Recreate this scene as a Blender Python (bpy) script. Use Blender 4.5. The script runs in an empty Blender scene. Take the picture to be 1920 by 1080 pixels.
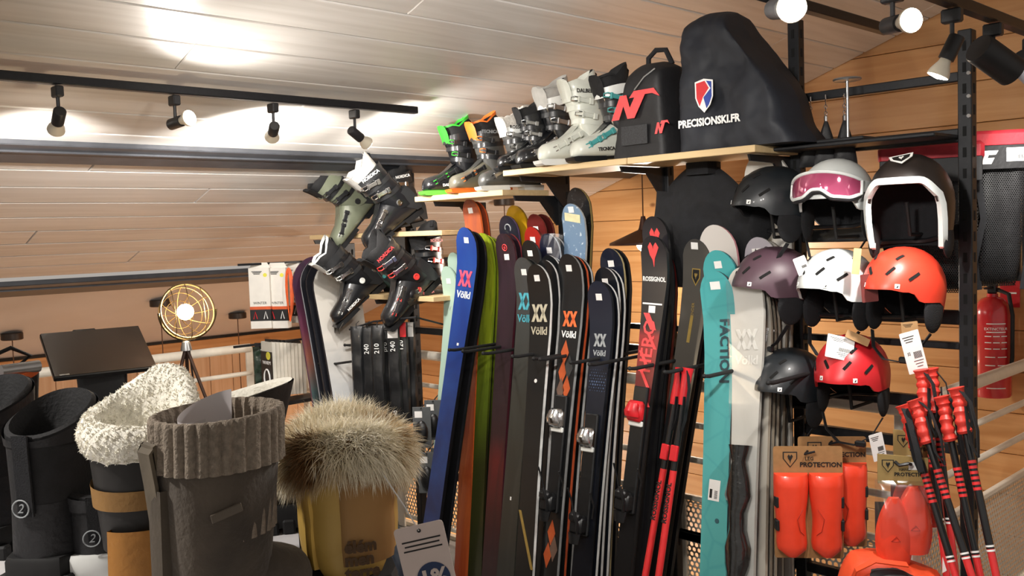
import bpy, bmesh, math, random
from math import sin, cos, pi, radians, sqrt, atan2
from mathutils import Matrix, Vector
random.seed(7)
SC = bpy.context.scene
COL = SC.collection

# ------------------------------------------------------------------ camera, world, exposure
CAMH = 1.65
FPX = 1750.0
YAW, PITCH, ROLL = radians(46.0), radians(-3.4), radians(-1.93)
_F = Vector((-sin(YAW) * cos(PITCH), cos(YAW) * cos(PITCH), sin(PITCH)))
_R0 = Vector((cos(YAW), sin(YAW), 0))
_U0 = _R0.cross(_F)
_R = _R0 * cos(ROLL) + _U0 * sin(ROLL)
_U = -_R0 * sin(ROLL) + _U0 * cos(ROLL)
cam_data = bpy.data.cameras.new('camera')
cam_data.sensor_width = 36.0
cam_data.lens = FPX / 1920 * 36
cam_data.clip_start = 0.05
cam = bpy.data.objects.new('camera', cam_data)
COL.objects.link(cam)
cam.matrix_world = Matrix(((_R.x, _U.x, -_F.x, 0), (_R.y, _U.y, -_F.y, 0), (_R.z, _U.z, -_F.z, CAMH), (0, 0, 0, 1)))
SC.camera = cam
SC.view_settings.view_transform = 'Standard'
SC.view_settings.look = 'None'
SC.view_settings.gamma = 1.0
SC.view_settings.use_curve_mapping = False
SC.view_settings.exposure = 0.15
world = bpy.data.worlds.new('world')
SC.world = world
world.use_nodes = True
world.node_tree.nodes['Background'].inputs[0].default_value = (1.0, 0.92, 0.84, 1)
world.node_tree.nodes['Background'].inputs[1].default_value = 0.38

CAMP = Vector((0, 0, CAMH))
def ray(px, py): return _F * FPX + _R * (px - 960) - _U * (py - 540)
def at_y(px, py, Y):
    r = ray(px, py); return CAMP + r * (Y / r.y)
def at_x(px, py, X):
    r = ray(px, py); return CAMP + r * (X / r.x)
def at_z(px, py, Z):
    r = ray(px, py); return CAMP + r * ((Z - CAMH) / r.z)
def at_d(px, py, d): return CAMP + ray(px, py) * (d / FPX)
CS, CZ = 0.3368, 3.318                       # sloped ceiling: z = CZ + CS * x
def at_ceil(px, py, off=0.0):
    r = ray(px, py); return CAMP + r * ((CZ - off - CAMH) / (r.z - CS * r.x))

# ------------------------------------------------------------------ materials
def srgb(h):
    if isinstance(h, str):
        h = h.lstrip('#'); c = [int(h[i:i + 2], 16) / 255 for i in (0, 2, 4)]
    else: c = list(h)
    return tuple((x / 12.92 if x <= 0.04045 else ((x + 0.055) / 1.055) ** 2.4) for x in c) + (1,)
class NT:
    def __init__(s, name):
        s.m = bpy.data.materials.new(name); s.m.use_nodes = True
        s.t = s.m.node_tree; s.b = s.t.nodes['Principled BSDF']; s.out = s.t.nodes['Material Output']
    def n(s, kind, **kw):
        nd = s.t.nodes.new(kind)
        for k, v in kw.items():
            if k.startswith('i_'):
                key = k[2:]; nd.inputs[int(key) if key.isdigit() else key].default_value = v
            else: setattr(nd, k, v)
        return nd
    def l(s, a, ao, b, bi): s.t.links.new(a.outputs[ao], b.inputs[bi])
    def coords(s, scale=(1, 1, 1), kind='Object'):
        tc = s.n('ShaderNodeTexCoord'); mp = s.n('ShaderNodeMapping'); mp.inputs['Scale'].default_value = scale
        s.l(tc, kind, mp, 'Vector'); return mp
    def ramp(s, stops, interp='LINEAR'):
        r = s.n('ShaderNodeValToRGB'); e = r.color_ramp; e.interpolation = interp
        while len(e.elements) < len(stops): e.elements.new(0.5)
        for el, (p, c) in zip(e.elements, stops): el.position = p; el.color = c
        return r
MATS = {}
def mat(name, color, rough=0.5, metal=0.0, var=0.12, scale=30.0, bump=0.0, bscale=None, stretch=(1, 1, 1), coat=0.0, spec=0.5, sheen=0.0):
    """procedural coat of colour: base colour varied by noise, optional fine bump"""
    if name in MATS: return MATS[name]
    t = NT(name); c = srgb(color)
    mp = t.coords(tuple(stretch)); nz = t.n('ShaderNodeTexNoise', i_Scale=scale, i_Detail=4.0)
    t.l(mp, 0, nz, 'Vector')
    lo = tuple(x * (1 - var) for x in c[:3]) + (1,); hi = tuple(min(1, x * (1 + var)) for x in c[:3]) + (1,)
    r = t.ramp([(0.3, lo), (0.7, hi)]); t.l(nz, 'Fac', r, 'Fac'); t.l(r, 'Color', t.b, 'Base Color')
    t.b.inputs['Roughness'].default_value = rough; t.b.inputs['Metallic'].default_value = metal
    t.b.inputs['Coat Weight'].default_value = coat; t.b.inputs['Specular IOR Level'].default_value = spec
    t.b.inputs['Coat Roughness'].default_value = 0.08
    if sheen: t.b.inputs['Sheen Weight'].default_value = sheen
    if bump:
        nb = t.n('ShaderNodeTexNoise', i_Scale=bscale or scale * 4, i_Detail=3.0); t.l(mp, 0, nb, 'Vector')
        bp = t.n('ShaderNodeBump', i_Strength=bump, i_Distance=0.004); t.l(nb, 'Fac', bp, 'Height'); t.l(bp, 0, t.b, 'Normal')
    MATS[name] = t.m; return t.m
def emit(name, color, strength):
    if name in MATS: return MATS[name]
    t = NT(name); t.b.inputs['Base Color'].default_value = srgb(color)
    t.b.inputs['Emission Color'].default_value = srgb(color); t.b.inputs['Emission Strength'].default_value = strength
    MATS[name] = t.m; return t.m
def wood(name, base, dark, axis='y', rough=0.45, knots=0.0, knotcol='#6b3a1c', per_obj=0.12, coat=0.0):
    """boards: grain stretched along one local axis, per-board tint, scattered knots"""
    if name in MATS: return MATS[name]
    t = NT(name); st = {'x': (0.5, 9, 9), 'y': (9, 0.5, 9), 'z': (9, 9, 0.5)}[axis]
    tc = t.n('ShaderNodeTexCoord'); oi = t.n('ShaderNodeObjectInfo')
    ad = t.n('ShaderNodeVectorMath', operation='ADD'); sc = t.n('ShaderNodeMath', operation='MULTIPLY', i_1=37.0)
    t.l(oi, 'Random', sc, 0); t.l(tc, 'Object', ad, 0); t.l(sc, 0, ad, 1)
    mp = t.n('ShaderNodeMapping'); mp.inputs['Scale'].default_value = st; t.l(ad, 0, mp, 'Vector')
    nz = t.n('ShaderNodeTexNoise', i_Scale=3.0, i_Detail=5.0, i_Distortion=0.6); t.l(mp, 0, nz, 'Vector')
    r = t.ramp([(0.3, srgb(dark)), (0.62, srgb(base))]); t.l(nz, 'Fac', r, 'Fac')
    col = r
    if knots:
        vs = t.n('ShaderNodeMapping'); k = {'x': (0.55, 1, 1), 'y': (1, 0.55, 1), 'z': (1, 1, 0.55)}[axis]
        vs.inputs['Scale'].default_value = k; t.l(ad, 0, vs, 'Vector')
        vo = t.n('ShaderNodeTexVoronoi', i_Scale=4.5); t.l(vs, 0, vo, 'Vector')
        kr = t.ramp([(0.03, (1, 1, 1, 1)), (0.085, (0, 0, 0, 1))]); t.l(vo, 'Distance', kr, 'Fac')
        km = t.n('ShaderNodeMath', operation='MULTIPLY', i_1=knots); t.l(kr, 'Color', km, 0)
        mx = t.n('ShaderNodeMixRGB'); mx.inputs['Color2'].default_value = srgb(knotcol)
        t.l(km, 0, mx, 'Fac'); t.l(r, 'Color', mx, 'Color1'); col = mx
    hv = t.n('ShaderNodeHueSaturation'); mr = t.n('ShaderNodeMapRange', i_3=1 - per_obj, i_4=1 + per_obj)
    t.l(oi, 'Random', mr, 0); t.l(mr, 0, hv, 'Value'); t.l(col, 'Color', hv, 'Color'); t.l(hv, 0, t.b, 'Base Color')
    bp = t.n('ShaderNodeBump', i_Strength=0.12, i_Distance=0.004); t.l(nz, 'Fac', bp, 'Height'); t.l(bp, 0, t.b, 'Normal')
    t.b.inputs['Roughness'].default_value = rough; t.b.inputs['Coat Weight'].default_value = coat; t.b.inputs['Coat Roughness'].default_value = 0.25
    MATS[name] = t.m; return t.m
def holes(name, color, pitch, radius, rough=0.4, metal=0.0, axes='xz'):
    """perforated sheet / open mesh: hexagonal grid of see-through holes"""
    if name in MATS: return MATS[name]
    t = NT(name); t.b.inputs['Base Color'].default_value = srgb(color); t.b.inputs['Roughness'].default_value = rough; t.b.inputs['Metallic'].default_value = metal
    tc = t.n('ShaderNodeTexCoord'); sp = t.n('ShaderNodeSeparateXYZ'); t.l(tc, 'Object', sp, 0)
    a, b = axes[0].upper(), axes[1].upper()
    dist = []
    for off in (0.0, 0.5):
        u = t.n('ShaderNodeMath', operation='MULTIPLY_ADD', i_1=1 / pitch, i_2=off + 100); t.l(sp, a, u, 0)
        v = t.n('ShaderNodeMath', operation='MULTIPLY_ADD', i_1=1 / (pitch * 1.732), i_2=off + 100); t.l(sp, b, v, 0)
        fu = t.n('ShaderNodeMath', operation='FRACT'); t.l(u, 0, fu, 0); fv = t.n('ShaderNodeMath', operation='FRACT'); t.l(v, 0, fv, 0)
        cu = t.n('ShaderNodeMath', operation='SUBTRACT', i_1=0.5); t.l(fu, 0, cu, 0)
        cv = t.n('ShaderNodeMath', operation='MULTIPLY_ADD', i_1=1.732, i_2=-0.866); t.l(fv, 0, cv, 0)
        p1 = t.n('ShaderNodeMath', operation='MULTIPLY'); t.l(cu, 0, p1, 0); t.l(cu, 0, p1, 1)
        p2 = t.n('ShaderNodeMath', operation='MULTIPLY_ADD'); t.l(cv, 0, p2, 0); t.l(cv, 0, p2, 1); t.l(p1, 0, p2, 2)
        dist.append(p2)
    mn = t.n('ShaderNodeMath', operation='MINIMUM'); t.l(dist[0], 0, mn, 0); t.l(dist[1], 0, mn, 1)
    gt = t.n('ShaderNodeMath', operation='GREATER_THAN', i_1=(radius / pitch) ** 2); t.l(mn, 0, gt, 0); t.l(gt, 0, t.b, 'Alpha')
    MATS[name] = t.m; return t.m
def zprint(name, stops, length, rough=0.3, coat=0.6, interp='LINEAR', pattern=None, pcol='#ffffff', pamt=0.0, pscale=40.0, axis='Z'):
    """printed top sheet: colour bands along the local length axis, optional printed pattern"""
    if name in MATS: return MATS[name]
    t = NT(name); tc = t.n('ShaderNodeTexCoord'); sp = t.n('ShaderNodeSeparateXYZ'); t.l(tc, 'Object', sp, 0)
    dv = t.n('ShaderNodeMath', operation='MULTIPLY', i_1=1.0 / length); t.l(sp, axis, dv, 0)
    r = t.ramp([(p, srgb(c)) for p, c in stops], interp); t.l(dv, 0, r, 'Fac'); col = r
    if pattern:
        mp = t.coords((1, 1, 1) if pattern != 'streak' else (6, 6, 0.7))
        if pattern == 'check': tx = t.n('ShaderNodeTexChecker', i_Scale=pscale); o = 'Fac'
        elif pattern == 'voro': tx = t.n('ShaderNodeTexVoronoi', i_Scale=pscale, feature='DISTANCE_TO_EDGE'); o = 'Distance'
        else: tx = t.n('ShaderNodeTexNoise', i_Scale=pscale, i_Detail=6.0, i_Distortion=0.8 if pattern != 'speck' else 0.0); o = 'Fac'
        t.l(mp, 0, tx, 'Vector')
        st = {'check': [(0.4, (0, 0, 0, 1)), (0.6, (1, 1, 1, 1))], 'voro': [(0.0, (1, 1, 1, 1)), (0.06, (0, 0, 0, 1))],
              'streak': [(0.45, (0, 0, 0, 1)), (0.6, (1, 1, 1, 1))], 'cloud': [(0.4, (0, 0, 0, 1)), (0.65, (1, 1, 1, 1))], 'speck': [(0.6, (0, 0, 0, 1)), (0.68, (1, 1, 1, 1))]}[pattern]
        pr = t.ramp(st); t.l(tx, o, pr, 'Fac')
        am = t.n('ShaderNodeMath', operation='MULTIPLY', i_1=pamt); t.l(pr, 'Color', am, 0)
        mx = t.n('ShaderNodeMixRGB'); mx.inputs['Color2'].default_value = srgb(pcol); t.l(am, 0, mx, 'Fac'); t.l(r, 'Color', mx, 'Color1'); col = mx
    t.l(col, 'Color', t.b, 'Base Color'); t.b.inputs['Roughness'].default_value = rough; t.b.inputs['Coat Weight'].default_value = coat; t.b.inputs['Coat Roughness'].default_value = 0.1
    MATS[name] = t.m; return t.m
def clear_film(name, tint=(1, 1, 1), amount=0.75, rough=0.12):
    if name in MATS: return MATS[name]
    t = NT(name); tr = t.n('ShaderNodeBsdfTransparent'); tr.inputs[0].default_value = tuple(tint) + (1,)
    gl = t.n('ShaderNodeBsdfGlossy'); gl.inputs['Roughness'].default_value = rough
    mx = t.n('ShaderNodeMixShader', i_0=1 - amount); t.l(tr, 0, mx, 1); t.l(gl, 0, mx, 2); t.l(mx, 0, t.out, 'Surface')
    MATS[name] = t.m; return t.m

BLACK = mat('black_plastic', '#17181a', 0.38, var=0.2, scale=60)
BLACKM = mat('black_powder_coated_steel', '#232427', 0.42, 0.35, var=0.15, scale=90, bump=0.05, bscale=500)
FABRIC = mat('black_fabric', '#121317', 0.85, var=0.3, scale=40, bump=0.35, bscale=500)
RUBBER = mat('black_rubber', '#0e0e0f', 0.7, var=0.2, scale=80)
CHROME = mat('chrome', '#d8d8d8', 0.18, 1.0, var=0.05)
ALU = mat('brushed_aluminium', '#b9babb', 0.32, 0.9, var=0.08)
WHITEP = mat('white_paper', '#e9e8e6', 0.6, var=0.03)
WHITEPL = mat('white_plastic', '#e4e6e3', 0.3, var=0.03, coat=0.3)
RAILW = mat('white_railing_paint', '#e6e0d2', 0.35, var=0.04)
INK = mat('black_ink', '#1b1a1a', 0.6, var=0.05)
WINK = mat('white_ink', '#f0f0ee', 0.5, var=0.02)
RED = mat('red_plastic', '#d3202a', 0.4, var=0.08, coat=0.2)

# ------------------------------------------------------------------ mesh building
class MB:
    def __init__(s): s.v = []; s.f = []; s.mi = []; s.M = Matrix(); s.m = 0
    def add(s, vs, fs):
        o = len(s.v); s.v += [tuple(s.M @ Vector(v)) for v in vs]
        for f in fs: s.f.append(tuple(i + o for i in f)); s.mi.append(s.m)
        return s
    def box(s, c, d, b=0.0):
        x, y, z = d[0] / 2, d[1] / 2, d[2] / 2
        if not b:
            vs = [(c[0] + i * x, c[1] + j * y, c[2] + k * z) for i in (-1, 1) for j in (-1, 1) for k in (-1, 1)]
            return s.add(vs, [(0, 1, 3, 2), (4, 6, 7, 5), (0, 4, 5, 1), (2, 3, 7, 6), (0, 2, 6, 4), (1, 5, 7, 3)])
        b = min(b, x * .98, y * .98, z * .98); vs = []; idx = {}
        for i in (-1, 1):
            for j in (-1, 1):
                for k in (-1, 1):
                    for a in range(3):
                        p = [i * (x - b), j * (y - b), k * (z - b)]; p[a] = (i * x, j * y, k * z)[a]
                        idx[i, j, k, a] = len(vs); vs.append((c[0] + p[0], c[1] + p[1], c[2] + p[2]))
        fs = []
        for a in range(3):
            u, w = (a + 1) % 3, (a + 2) % 3
            for sg in (-1, 1):
                q = []
                for du, dw in ((-1, -1), (1, -1), (1, 1), (-1, 1)):
                    k = [0, 0, 0]; k[a] = sg; k[u] = du; k[w] = dw; q.append(idx[k[0], k[1], k[2], a])
                fs.append(tuple(q if sg > 0 else q[::-1]))
        for a in range(3):
            u, w = (a + 1) % 3, (a + 2) % 3
            for su in (-1, 1):
                for sw in (-1, 1):
                    q = []
                    for sa, ax in ((-1, u), (1, u), (1, w), (-1, w)):
                        k = [0, 0, 0]; k[a] = sa; k[u] = su; k[w] = sw; q.append(idx[k[0], k[1], k[2], ax])
                    fs.append(tuple(q if su * sw < 0 else q[::-1]))
        for i in (-1, 1):
            for j in (-1, 1):
                for k in (-1, 1):
                    q = [idx[i, j, k, a] for a in range(3)]; fs.append(tuple(q if i * j * k > 0 else q[::-1]))
        return s.add(vs, fs)
    def loft(s, rings, cap0=True, cap1=True, closed=True, loop=False):
        n = len(rings[0]); vs = [p for r in rings for p in r]; fs = []
        m = len(rings)
        for a in range(m if loop else m - 1):
            b = (a + 1) % m
            for i in range(n if closed else n - 1):
                j = (i + 1) % n; fs.append((a * n + i, a * n + j, b * n + j, b * n + i))
        if cap0 and not loop: fs.append(tuple(range(n))[::-1])
        if cap1 and not loop: fs.append(tuple((m - 1) * n + i for i in range(n)))
        return s.add(vs, fs)
    def tube(s, pts, r, n=8, closed=False, caps=True):
        pts = [Vector(p) for p in pts]; m = len(pts); rings = []; prev = None
        for i, p in enumerate(pts):
            a = pts[(i - 1) % m] if (i or closed) else p; b = pts[(i + 1) % m] if (i < m - 1 or closed) else p
            t = (b - a).normalized() if (b - a).length > 1e-9 else Vector((0, 0, 1))
            if prev is None:
                u = t.orthogonal().normalized()
            else:
                u = prev - t * prev.dot(t); u = u.normalized() if u.length > 1e-6 else t.orthogonal().normalized()
            prev = u; w = t.cross(u); rr = r[i] if isinstance(r, (list, tuple)) else r
            rings.append([p + (u * cos(2 * pi * k / n) + w * sin(2 * pi * k / n)) * rr for k in range(n)])
        return s.loft(rings, caps, caps, True, closed)
    def strap(s, pts, w, th, up):
        """flat band following pts; up: direction(s) of its width"""
        pts = [Vector(p) for p in pts]; rings = []
        for i, p in enumerate(pts):
            a = pts[max(i - 1, 0)]; b = pts[min(i + 1, len(pts) - 1)]; t = (b - a).normalized()
            u = Vector(up[i] if isinstance(up, list) else up); u = (u - t * u.dot(t)).normalized(); nn = t.cross(u)
            rings.append([p + u * w / 2 + nn * th / 2, p - u * w / 2 + nn * th / 2, p - u * w / 2 - nn * th / 2, p + u * w / 2 - nn * th / 2])
        return s.loft(rings)
    def lathe(s, prof, n=24, cap0=True, cap1=True):
        return s.loft([[(r * cos(2 * pi * k / n), r * sin(2 * pi * k / n), z) for k in range(n)] for r, z in prof], cap0, cap1)
    def cyl(s, a, b, r, n=16): return s.tube([a, b], r, n)
    def ell(s, c, r, n=16, m=10):
        return s.loft([[(c[0] + r[0] * max(sin(pi * j / m), 1e-3) * cos(2 * pi * k / n), c[1] + r[1] * max(sin(pi * j / m), 1e-3) * sin(2 * pi * k / n), c[2] - r[2] * cos(pi * j / m)) for k in range(n)] for j in range(m + 1)])
    def prism(s, out, y0, y1):
        """outline in x,z extruded along y"""
        n = len(out); a = sum(out[i][0] * out[(i + 1) % n][1] - out[(i + 1) % n][0] * out[i][1] for i in range(n))
        if a < 0: out = out[::-1]
        vs = [(x, y0, z) for x, z in out] + [(x, y1, z) for x, z in out]
        fs = [tuple(range(n)), tuple(range(n, 2 * n))[::-1]] + [((i + 1) % n, i, n + i, n + (i + 1) % n) for i in range(n)]
        return s.add(vs, fs)
    def mesh(s, name, mats, smooth=True, angle=40):
        me = bpy.data.meshes.new(name); me.from_pydata(s.v, [], s.f)
        mats = mats if isinstance(mats, (list, tuple)) else [mats]
        for m in mats: me.materials.append(m)
        if any(s.mi): me.polygons.foreach_set('material_index', s.mi)
        bm = bmesh.new(); bm.from_mesh(me); bmesh.ops.recalc_face_normals(bm, faces=bm.faces); bm.to_mesh(me); bm.free()
        if smooth:
            me.polygons.foreach_set('use_smooth', [True] * len(me.polygons)); me.set_sharp_from_angle(angle=radians(angle))
        me.update(); return me
    def build(s, name, mats, parent=None, smooth=True, angle=40, M=None):
        return link(name, s.mesh(name, mats, smooth, angle), parent, M)
def link(name, me, parent=None, M=None):
    o = bpy.data.objects.new(name, me); COL.objects.link(o)
    if parent: o.parent = parent
    if M is not None: o.matrix_local = M
    return o
def tag(o, label, cat, group=None):
    o['label'] = label; o['category'] = cat
    if group: o['group'] = group
    return o
def thing(name, label, cat, M=None, group=None):
    o = bpy.data.objects.new(name, None); COL.objects.link(o); o.empty_display_size = 0.05
    if M is not None: o.matrix_world = M
    return tag(o, label, cat, group)
def struct(o): o['kind'] = 'structure'; return o
def copy_tree(o, parent=None):
    c = o.copy(); COL.objects.link(c)
    if parent: c.parent = parent; c.matrix_parent_inverse = o.matrix_parent_inverse.copy()
    for ch in o.children: copy_tree(ch, c)
    return c
def frame(o, x, y, z):
    """matrix from origin and axes"""
    x, y, z = Vector(x).normalized(), Vector(y).normalized(), Vector(z).normalized()
    return Matrix(((x.x, y.x, z.x, o[0]), (x.y, y.y, z.y, o[1]), (x.z, y.z, z.z, o[2]), (0, 0, 0, 1)))
def T(x, y, z): return Matrix.Translation((x, y, z))
def RX(a): return Matrix.Rotation(radians(a), 4, 'X')
def RY(a): return Matrix.Rotation(radians(a), 4, 'Y')
def RZ(a): return Matrix.Rotation(radians(a), 4, 'Z')
def S(x, y, z): return Matrix.Diagonal((x, y, z, 1))
CAMYAW = 46.0      # a thing whose local -y looks at the camera's back direction is turned RZ(46)
_fonts = {}
def text(s, size, m, parent, M, name='lettering', shear=0.0, bold=0.0, align='CENTER', fn=None, space=1.0, wscale=1.0):
    """flat lettering in local x (reading) / z (up), facing local -y"""
    cu = bpy.data.curves.new('t', 'FONT'); cu.body = s; cu.size = size; cu.align_x = align; cu.align_y = 'CENTER'
    cu.shear = shear; cu.offset = bold; cu.space_character = space; cu.resolution_u = 2; cu.extrude = 0.0004
    ob = bpy.data.objects.new('t', cu); COL.objects.link(ob)
    dg = bpy.context.evaluated_depsgraph_get(); me = bpy.data.meshes.new_from_object(ob.evaluated_get(dg))
    bpy.data.objects.remove(ob); bpy.data.curves.remove(cu); me.name = name
    for v in me.vertices:
        x, y, z = v.co; p = Vector((x * wscale, -z, y))
        v.co = fn(p) if fn else p
    me.materials.clear(); me.materials.append(m)
    return link(name, me, parent, M)
def rrect(w, h, r, n=3, cx=0, cz=0):
    o = []
    for sx, sz, a0 in ((1, 1, 0), (-1, 1, 90), (-1, -1, 180), (1, -1, 270)):
        for i in range(n + 1):
            a = radians(a0 + 90 * i / n); o.append((cx + sx * (w / 2 - r) + r * cos(a), cz + sz * (h / 2 - r) + r * sin(a)))
    return o
def ellring(cx, cy, cz, rx, ry, n=20, tilt=0.0, p=2.0, ph=0.0):
    """superellipse ring around the z axis, tilted about y (z rises with x)"""
    o = []
    for k in range(n):
        a = 2 * pi * k / n + ph; ca, sa = cos(a), sin(a)
        x = rx * math.copysign(abs(ca) ** (2 / p), ca); y = ry * math.copysign(abs(sa) ** (2 / p), sa)
        o.append((cx + x, cy + y, cz + x * tilt))
    return o
# ------------------------------------------------------------------ the setting
CEILW = wood('whitewashed_ceiling_boards', '#d3d0cc', '#c4c0bb', 'y', 0.38, knots=0.25, knotcol='#a89a8c', per_obj=0.06, coat=0.25)
CEILP = mat('white_painted_panel', '#cfcccb', 0.5, var=0.04, scale=3)
PINE = wood('orange_varnished_pine', '#cf9d69', '#c08a55', 'x', 0.4, knots=0.8, per_obj=0.07, coat=0.2)
PINEV = wood('orange_pine_upright', '#cfa883', '#c2966e', 'z', 0.45, knots=0.7, per_obj=0.1)
BEAMD = mat('dark_steel_beam', '#44464b', 0.45, 0.3, var=0.15, scale=12)
GAPD = mat('dark_joint', '#3a3028', 0.9)
YW = 4.9            # gable wall
XK = -7.22          # knee wall
SLOPE = math.atan(CS)
CSL = cos(SLOPE)
def ceil_M(x, y, off=0.0):
    """frame lying in the ceiling: local x up the slope, local y along the boards, local -z into the room"""
    return T(x, y, CZ + CS * x) @ RY(-math.degrees(SLOPE)) @ T(0, 0, -off)
ceiling = struct(MB().box((0, 0, 0.06), (8.2, 9.0, 0.04)).build('ceiling', GAPD, smooth=False, M=ceil_M(-1.55, 1.0)))
CINV = ceil_M(-1.55, 1.0).inverted()
PITCH_X = 0.1727
pw = PITCH_X / CSL - 0.004
plank_me = {}
def plank(L):
    if L not in plank_me:
        m = MB().box((0, 0, 0), (pw, L, 0.02), 0.004); plank_me[L] = m.mesh('plank', CEILW, False)
    return plank_me[L]
k = 0
x = -2.99 - PITCH_X / 2 - 14 * PITCH_X
rows = []
for i in range(-14, 26):
    xc = -2.99 + PITCH_X / 2 + i * PITCH_X
    if -5.50 < xc < 1.8: rows.append((i, xc))
for i, xc in rows:
    y0 = -3.2; first = 1.6 + ((i * 7) % 5) * 0.62
    ends = [y0, y0 + first + 1.2]
    while ends[-1] < YW: ends.append(min(YW, ends[-1] + 3.9))
    for a, b in zip(ends, ends[1:]):
        L = round(b - a - 0.002, 3)
        if L < 0.05: continue
        link('plank', plank(L), ceiling, CINV @ ceil_M(xc, (a + b) / 2, -0.012))
for a, b in ((-3.2, 1.15), (1.15, YW)):      # plain white panels below the dark strip
    MB().box((0, 0, 0), ((7.24 - 5.68) / CSL, b - a - 0.004, 0.02)).build('panel', CEILP, ceiling, False, M=CINV @ ceil_M(-6.46, (a + b) / 2, -0.012))
# dark steel strips set in the ceiling
for n, (xa, xb, h) in enumerate(((-3.92, -3.755, 0.03), (-5.69, -5.49, 0.03))):
    m = MB(); m.box((0, 0, 0), ((xb - xa) / CSL, 8.0, h), 0.004); m.box((0.03, 0, -h / 2 - 0.004), (0.012, 8.0, 0.008))
    struct(m.build('trim_%d' % (n + 1), BEAMD, None, False, M=ceil_M((xa + xb) / 2, YW - 4.0, 0.004)))

# gable wall: horizontal pine boards
wall_back = struct(MB().box((-2.2, YW + 0.06, 0.9), (10.4, 0.04, 7.2)).build('wall_back', GAPD, smooth=False))
bh = 0.205
gp = {}
for i in range(33):
    z = -2.6 + bh * (i + 0.5)
    xmin = max(-7.3, (z - bh / 2 - CZ - 0.01) / CS)
    cuts = [xmin] + [c for c in ([-4.4, -1.45, 1.5] if i % 2 else [-5.6, -2.9, 0.1]) if c > xmin + 0.2] + [3.0]
    for a, b in zip(cuts, cuts[1:]):
        L = round(b - a - 0.003, 3)
        key = L
        if key not in gp: gp[key] = MB().box((0, 0, 0), (L, 0.022, bh - 0.003), 0.003).mesh('board', PINE, False)
        link('board', gp[key], wall_back, T((a + b) / 2, YW + 0.02, z))
# knee wall: upright pine boards with a top board
wall_left = struct(MB().box((XK - 0.06, 1.0, -0.9), (0.04, 8.2, 3.6)).build('wall_left', GAPD, smooth=False))
vb = MB().box((0, 0, 0), (0.022, 0.196, 3.38), 0.003).mesh('board', PINEV, False)
for i in range(40):
    y = -3.0 + 0.2 * i
    if y < YW: link('board', vb, wall_left, T(XK - 0.02, y, -0.9 - 0.02))
MB().box((XK + 0.0, 1.0, 0.80), (0.03, 7.8, 0.12), 0.003).build('top_board', wood('pine_top_board', '#c98f58', '#b67a42', 'y', 0.45, knots=0.5), wall_left, False)

# floors
floor = struct(MB().box((-1.0, 0.0, -0.06), (8.6, 6.4, 0.12)).box((0.9, 4.1, -0.06), (4.4, 1.75, 0.12)).build('floor', mat('grey_rubber_floor', '#8d8a86', 0.6, var=0.15, scale=8), smooth=False))
low = struct(MB().box((-2.5, 1.5, -2.66), (10.5, 8, 0.08)).build('floor_below', mat('pale_tile_floor', '#b3aaa0', 0.5, var=0.2, scale=4), smooth=False))
m = MB().box((-1.37, 4.05, -0.06), (0.03, 1.8, 0.16)).box((-3.3, 3.2, -0.06), (3.9, 0.03, 0.16))
struct(m.build('trim_3', RAILW, smooth=False))
# white-grey railings round the stairwell
PERF = holes('perforated_white_sheet', '#d9d4c8', 0.024, 0.0088, 0.45, 0.0, 'xz')
def railing(label, a, b, panel, posts, rails):
    a, b = Vector(a), Vector(b); d = (b - a); L = d.length
    t = thing('railing', label, 'railing', frame(a, d, Vector((0, 0, 1)).cross(d), (0, 0, 1)))
    for z, r in rails:
        MB().cyl((0, 0, z), (L, 0, z), r, 14).build('rail', RAILW, t)
    for s in posts:
        MB().box((s * L, 0, 0.5), (0.06, 0.014, 1.0), 0.003).build('post', RAILW, t, False)
    if panel:
        n = len(posts) - 1
        for i in range(n):
            x0, x1 = posts[i] * L + 0.04, posts[i + 1] * L - 0.04
            m = MB(); m.box(((x0 + x1) / 2, 0, 0.30), (x1 - x0, 0.003, 0.44)); pn = m.build('perforated_panel', PERF, t, False)
            m = MB()
            for z in (0.07, 0.53): m.box(((x0 + x1) / 2, 0, z), (x1 - x0, 0.022, 0.022), 0.003)
            for xx in (x0, x1): m.box((xx, 0, 0.30), (0.022, 0.022, 0.44), 0.003)
            m.build('panel_frame', RAILW, pn, False)
    return t
rl = [(1.0, 0.025), (0.835, 0.0135), (0.69, 0.0135)]
railing('white railing with a perforated sheet along the stairwell behind the skis', (-5.2, 3.16, 0), (-1.36, 3.16, 0), True, (0.0, 0.25, 0.5, 0.75, 1.0), rl)
railing('white railing running past the fire extinguisher to the pine wall', (-1.36, 3.22, 0), (-1.36, 4.86, 0), True, (0.0, 1.0), rl)
railing('cream railing with two tubes behind the tilted monitor and cage lamp', (-5.22, -1.5, 0), (-5.22, 2.79, 0), False, (0.0, 0.33, 0.66, 1.0), [(1.0, 0.027), (0.845, 0.014), (0.69, 0.014)])

# ------------------------------------------------------------------ track lighting
BULBG = mat('frosted_reflector_glass', '#d9d0bd', 0.35, var=0.03, coat=0.3)
GLOW = emit('lit_led_lens', '#fff6e6', 40.0)
GLOWW = emit('lit_filament_bulb', '#ffd9a0', 45.0)
HEADM = mat('spot_head_black', '#2a2a2c', 0.45, 0.2, var=0.1)
def track(label, a, b, n, up=0.0, M=None):
    t = thing('light_track', label, 'light track', Matrix.Translation(a))
    d = Vector(b) - Vector(a)
    m = MB(); m.M = frame((0, 0, 0), d, Vector((0, 0, 1)).cross(d), (0, 0, 1)) if M is None else M
    L = d.length; m.box((L / 2, 0, 0), (L, 0.034, 0.03), 0.003); m.build('rail', BLACKM, t, False)
    if up:
        for i in range(n):
            q = d * ((i + 0.5) / n); h = CZ + CS * a[0] - a[2]
            MB().cyl(q, q + Vector((0, 0, h)), 0.004, 8).build('suspension_rod', BLACKM, t)
    return t
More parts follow.
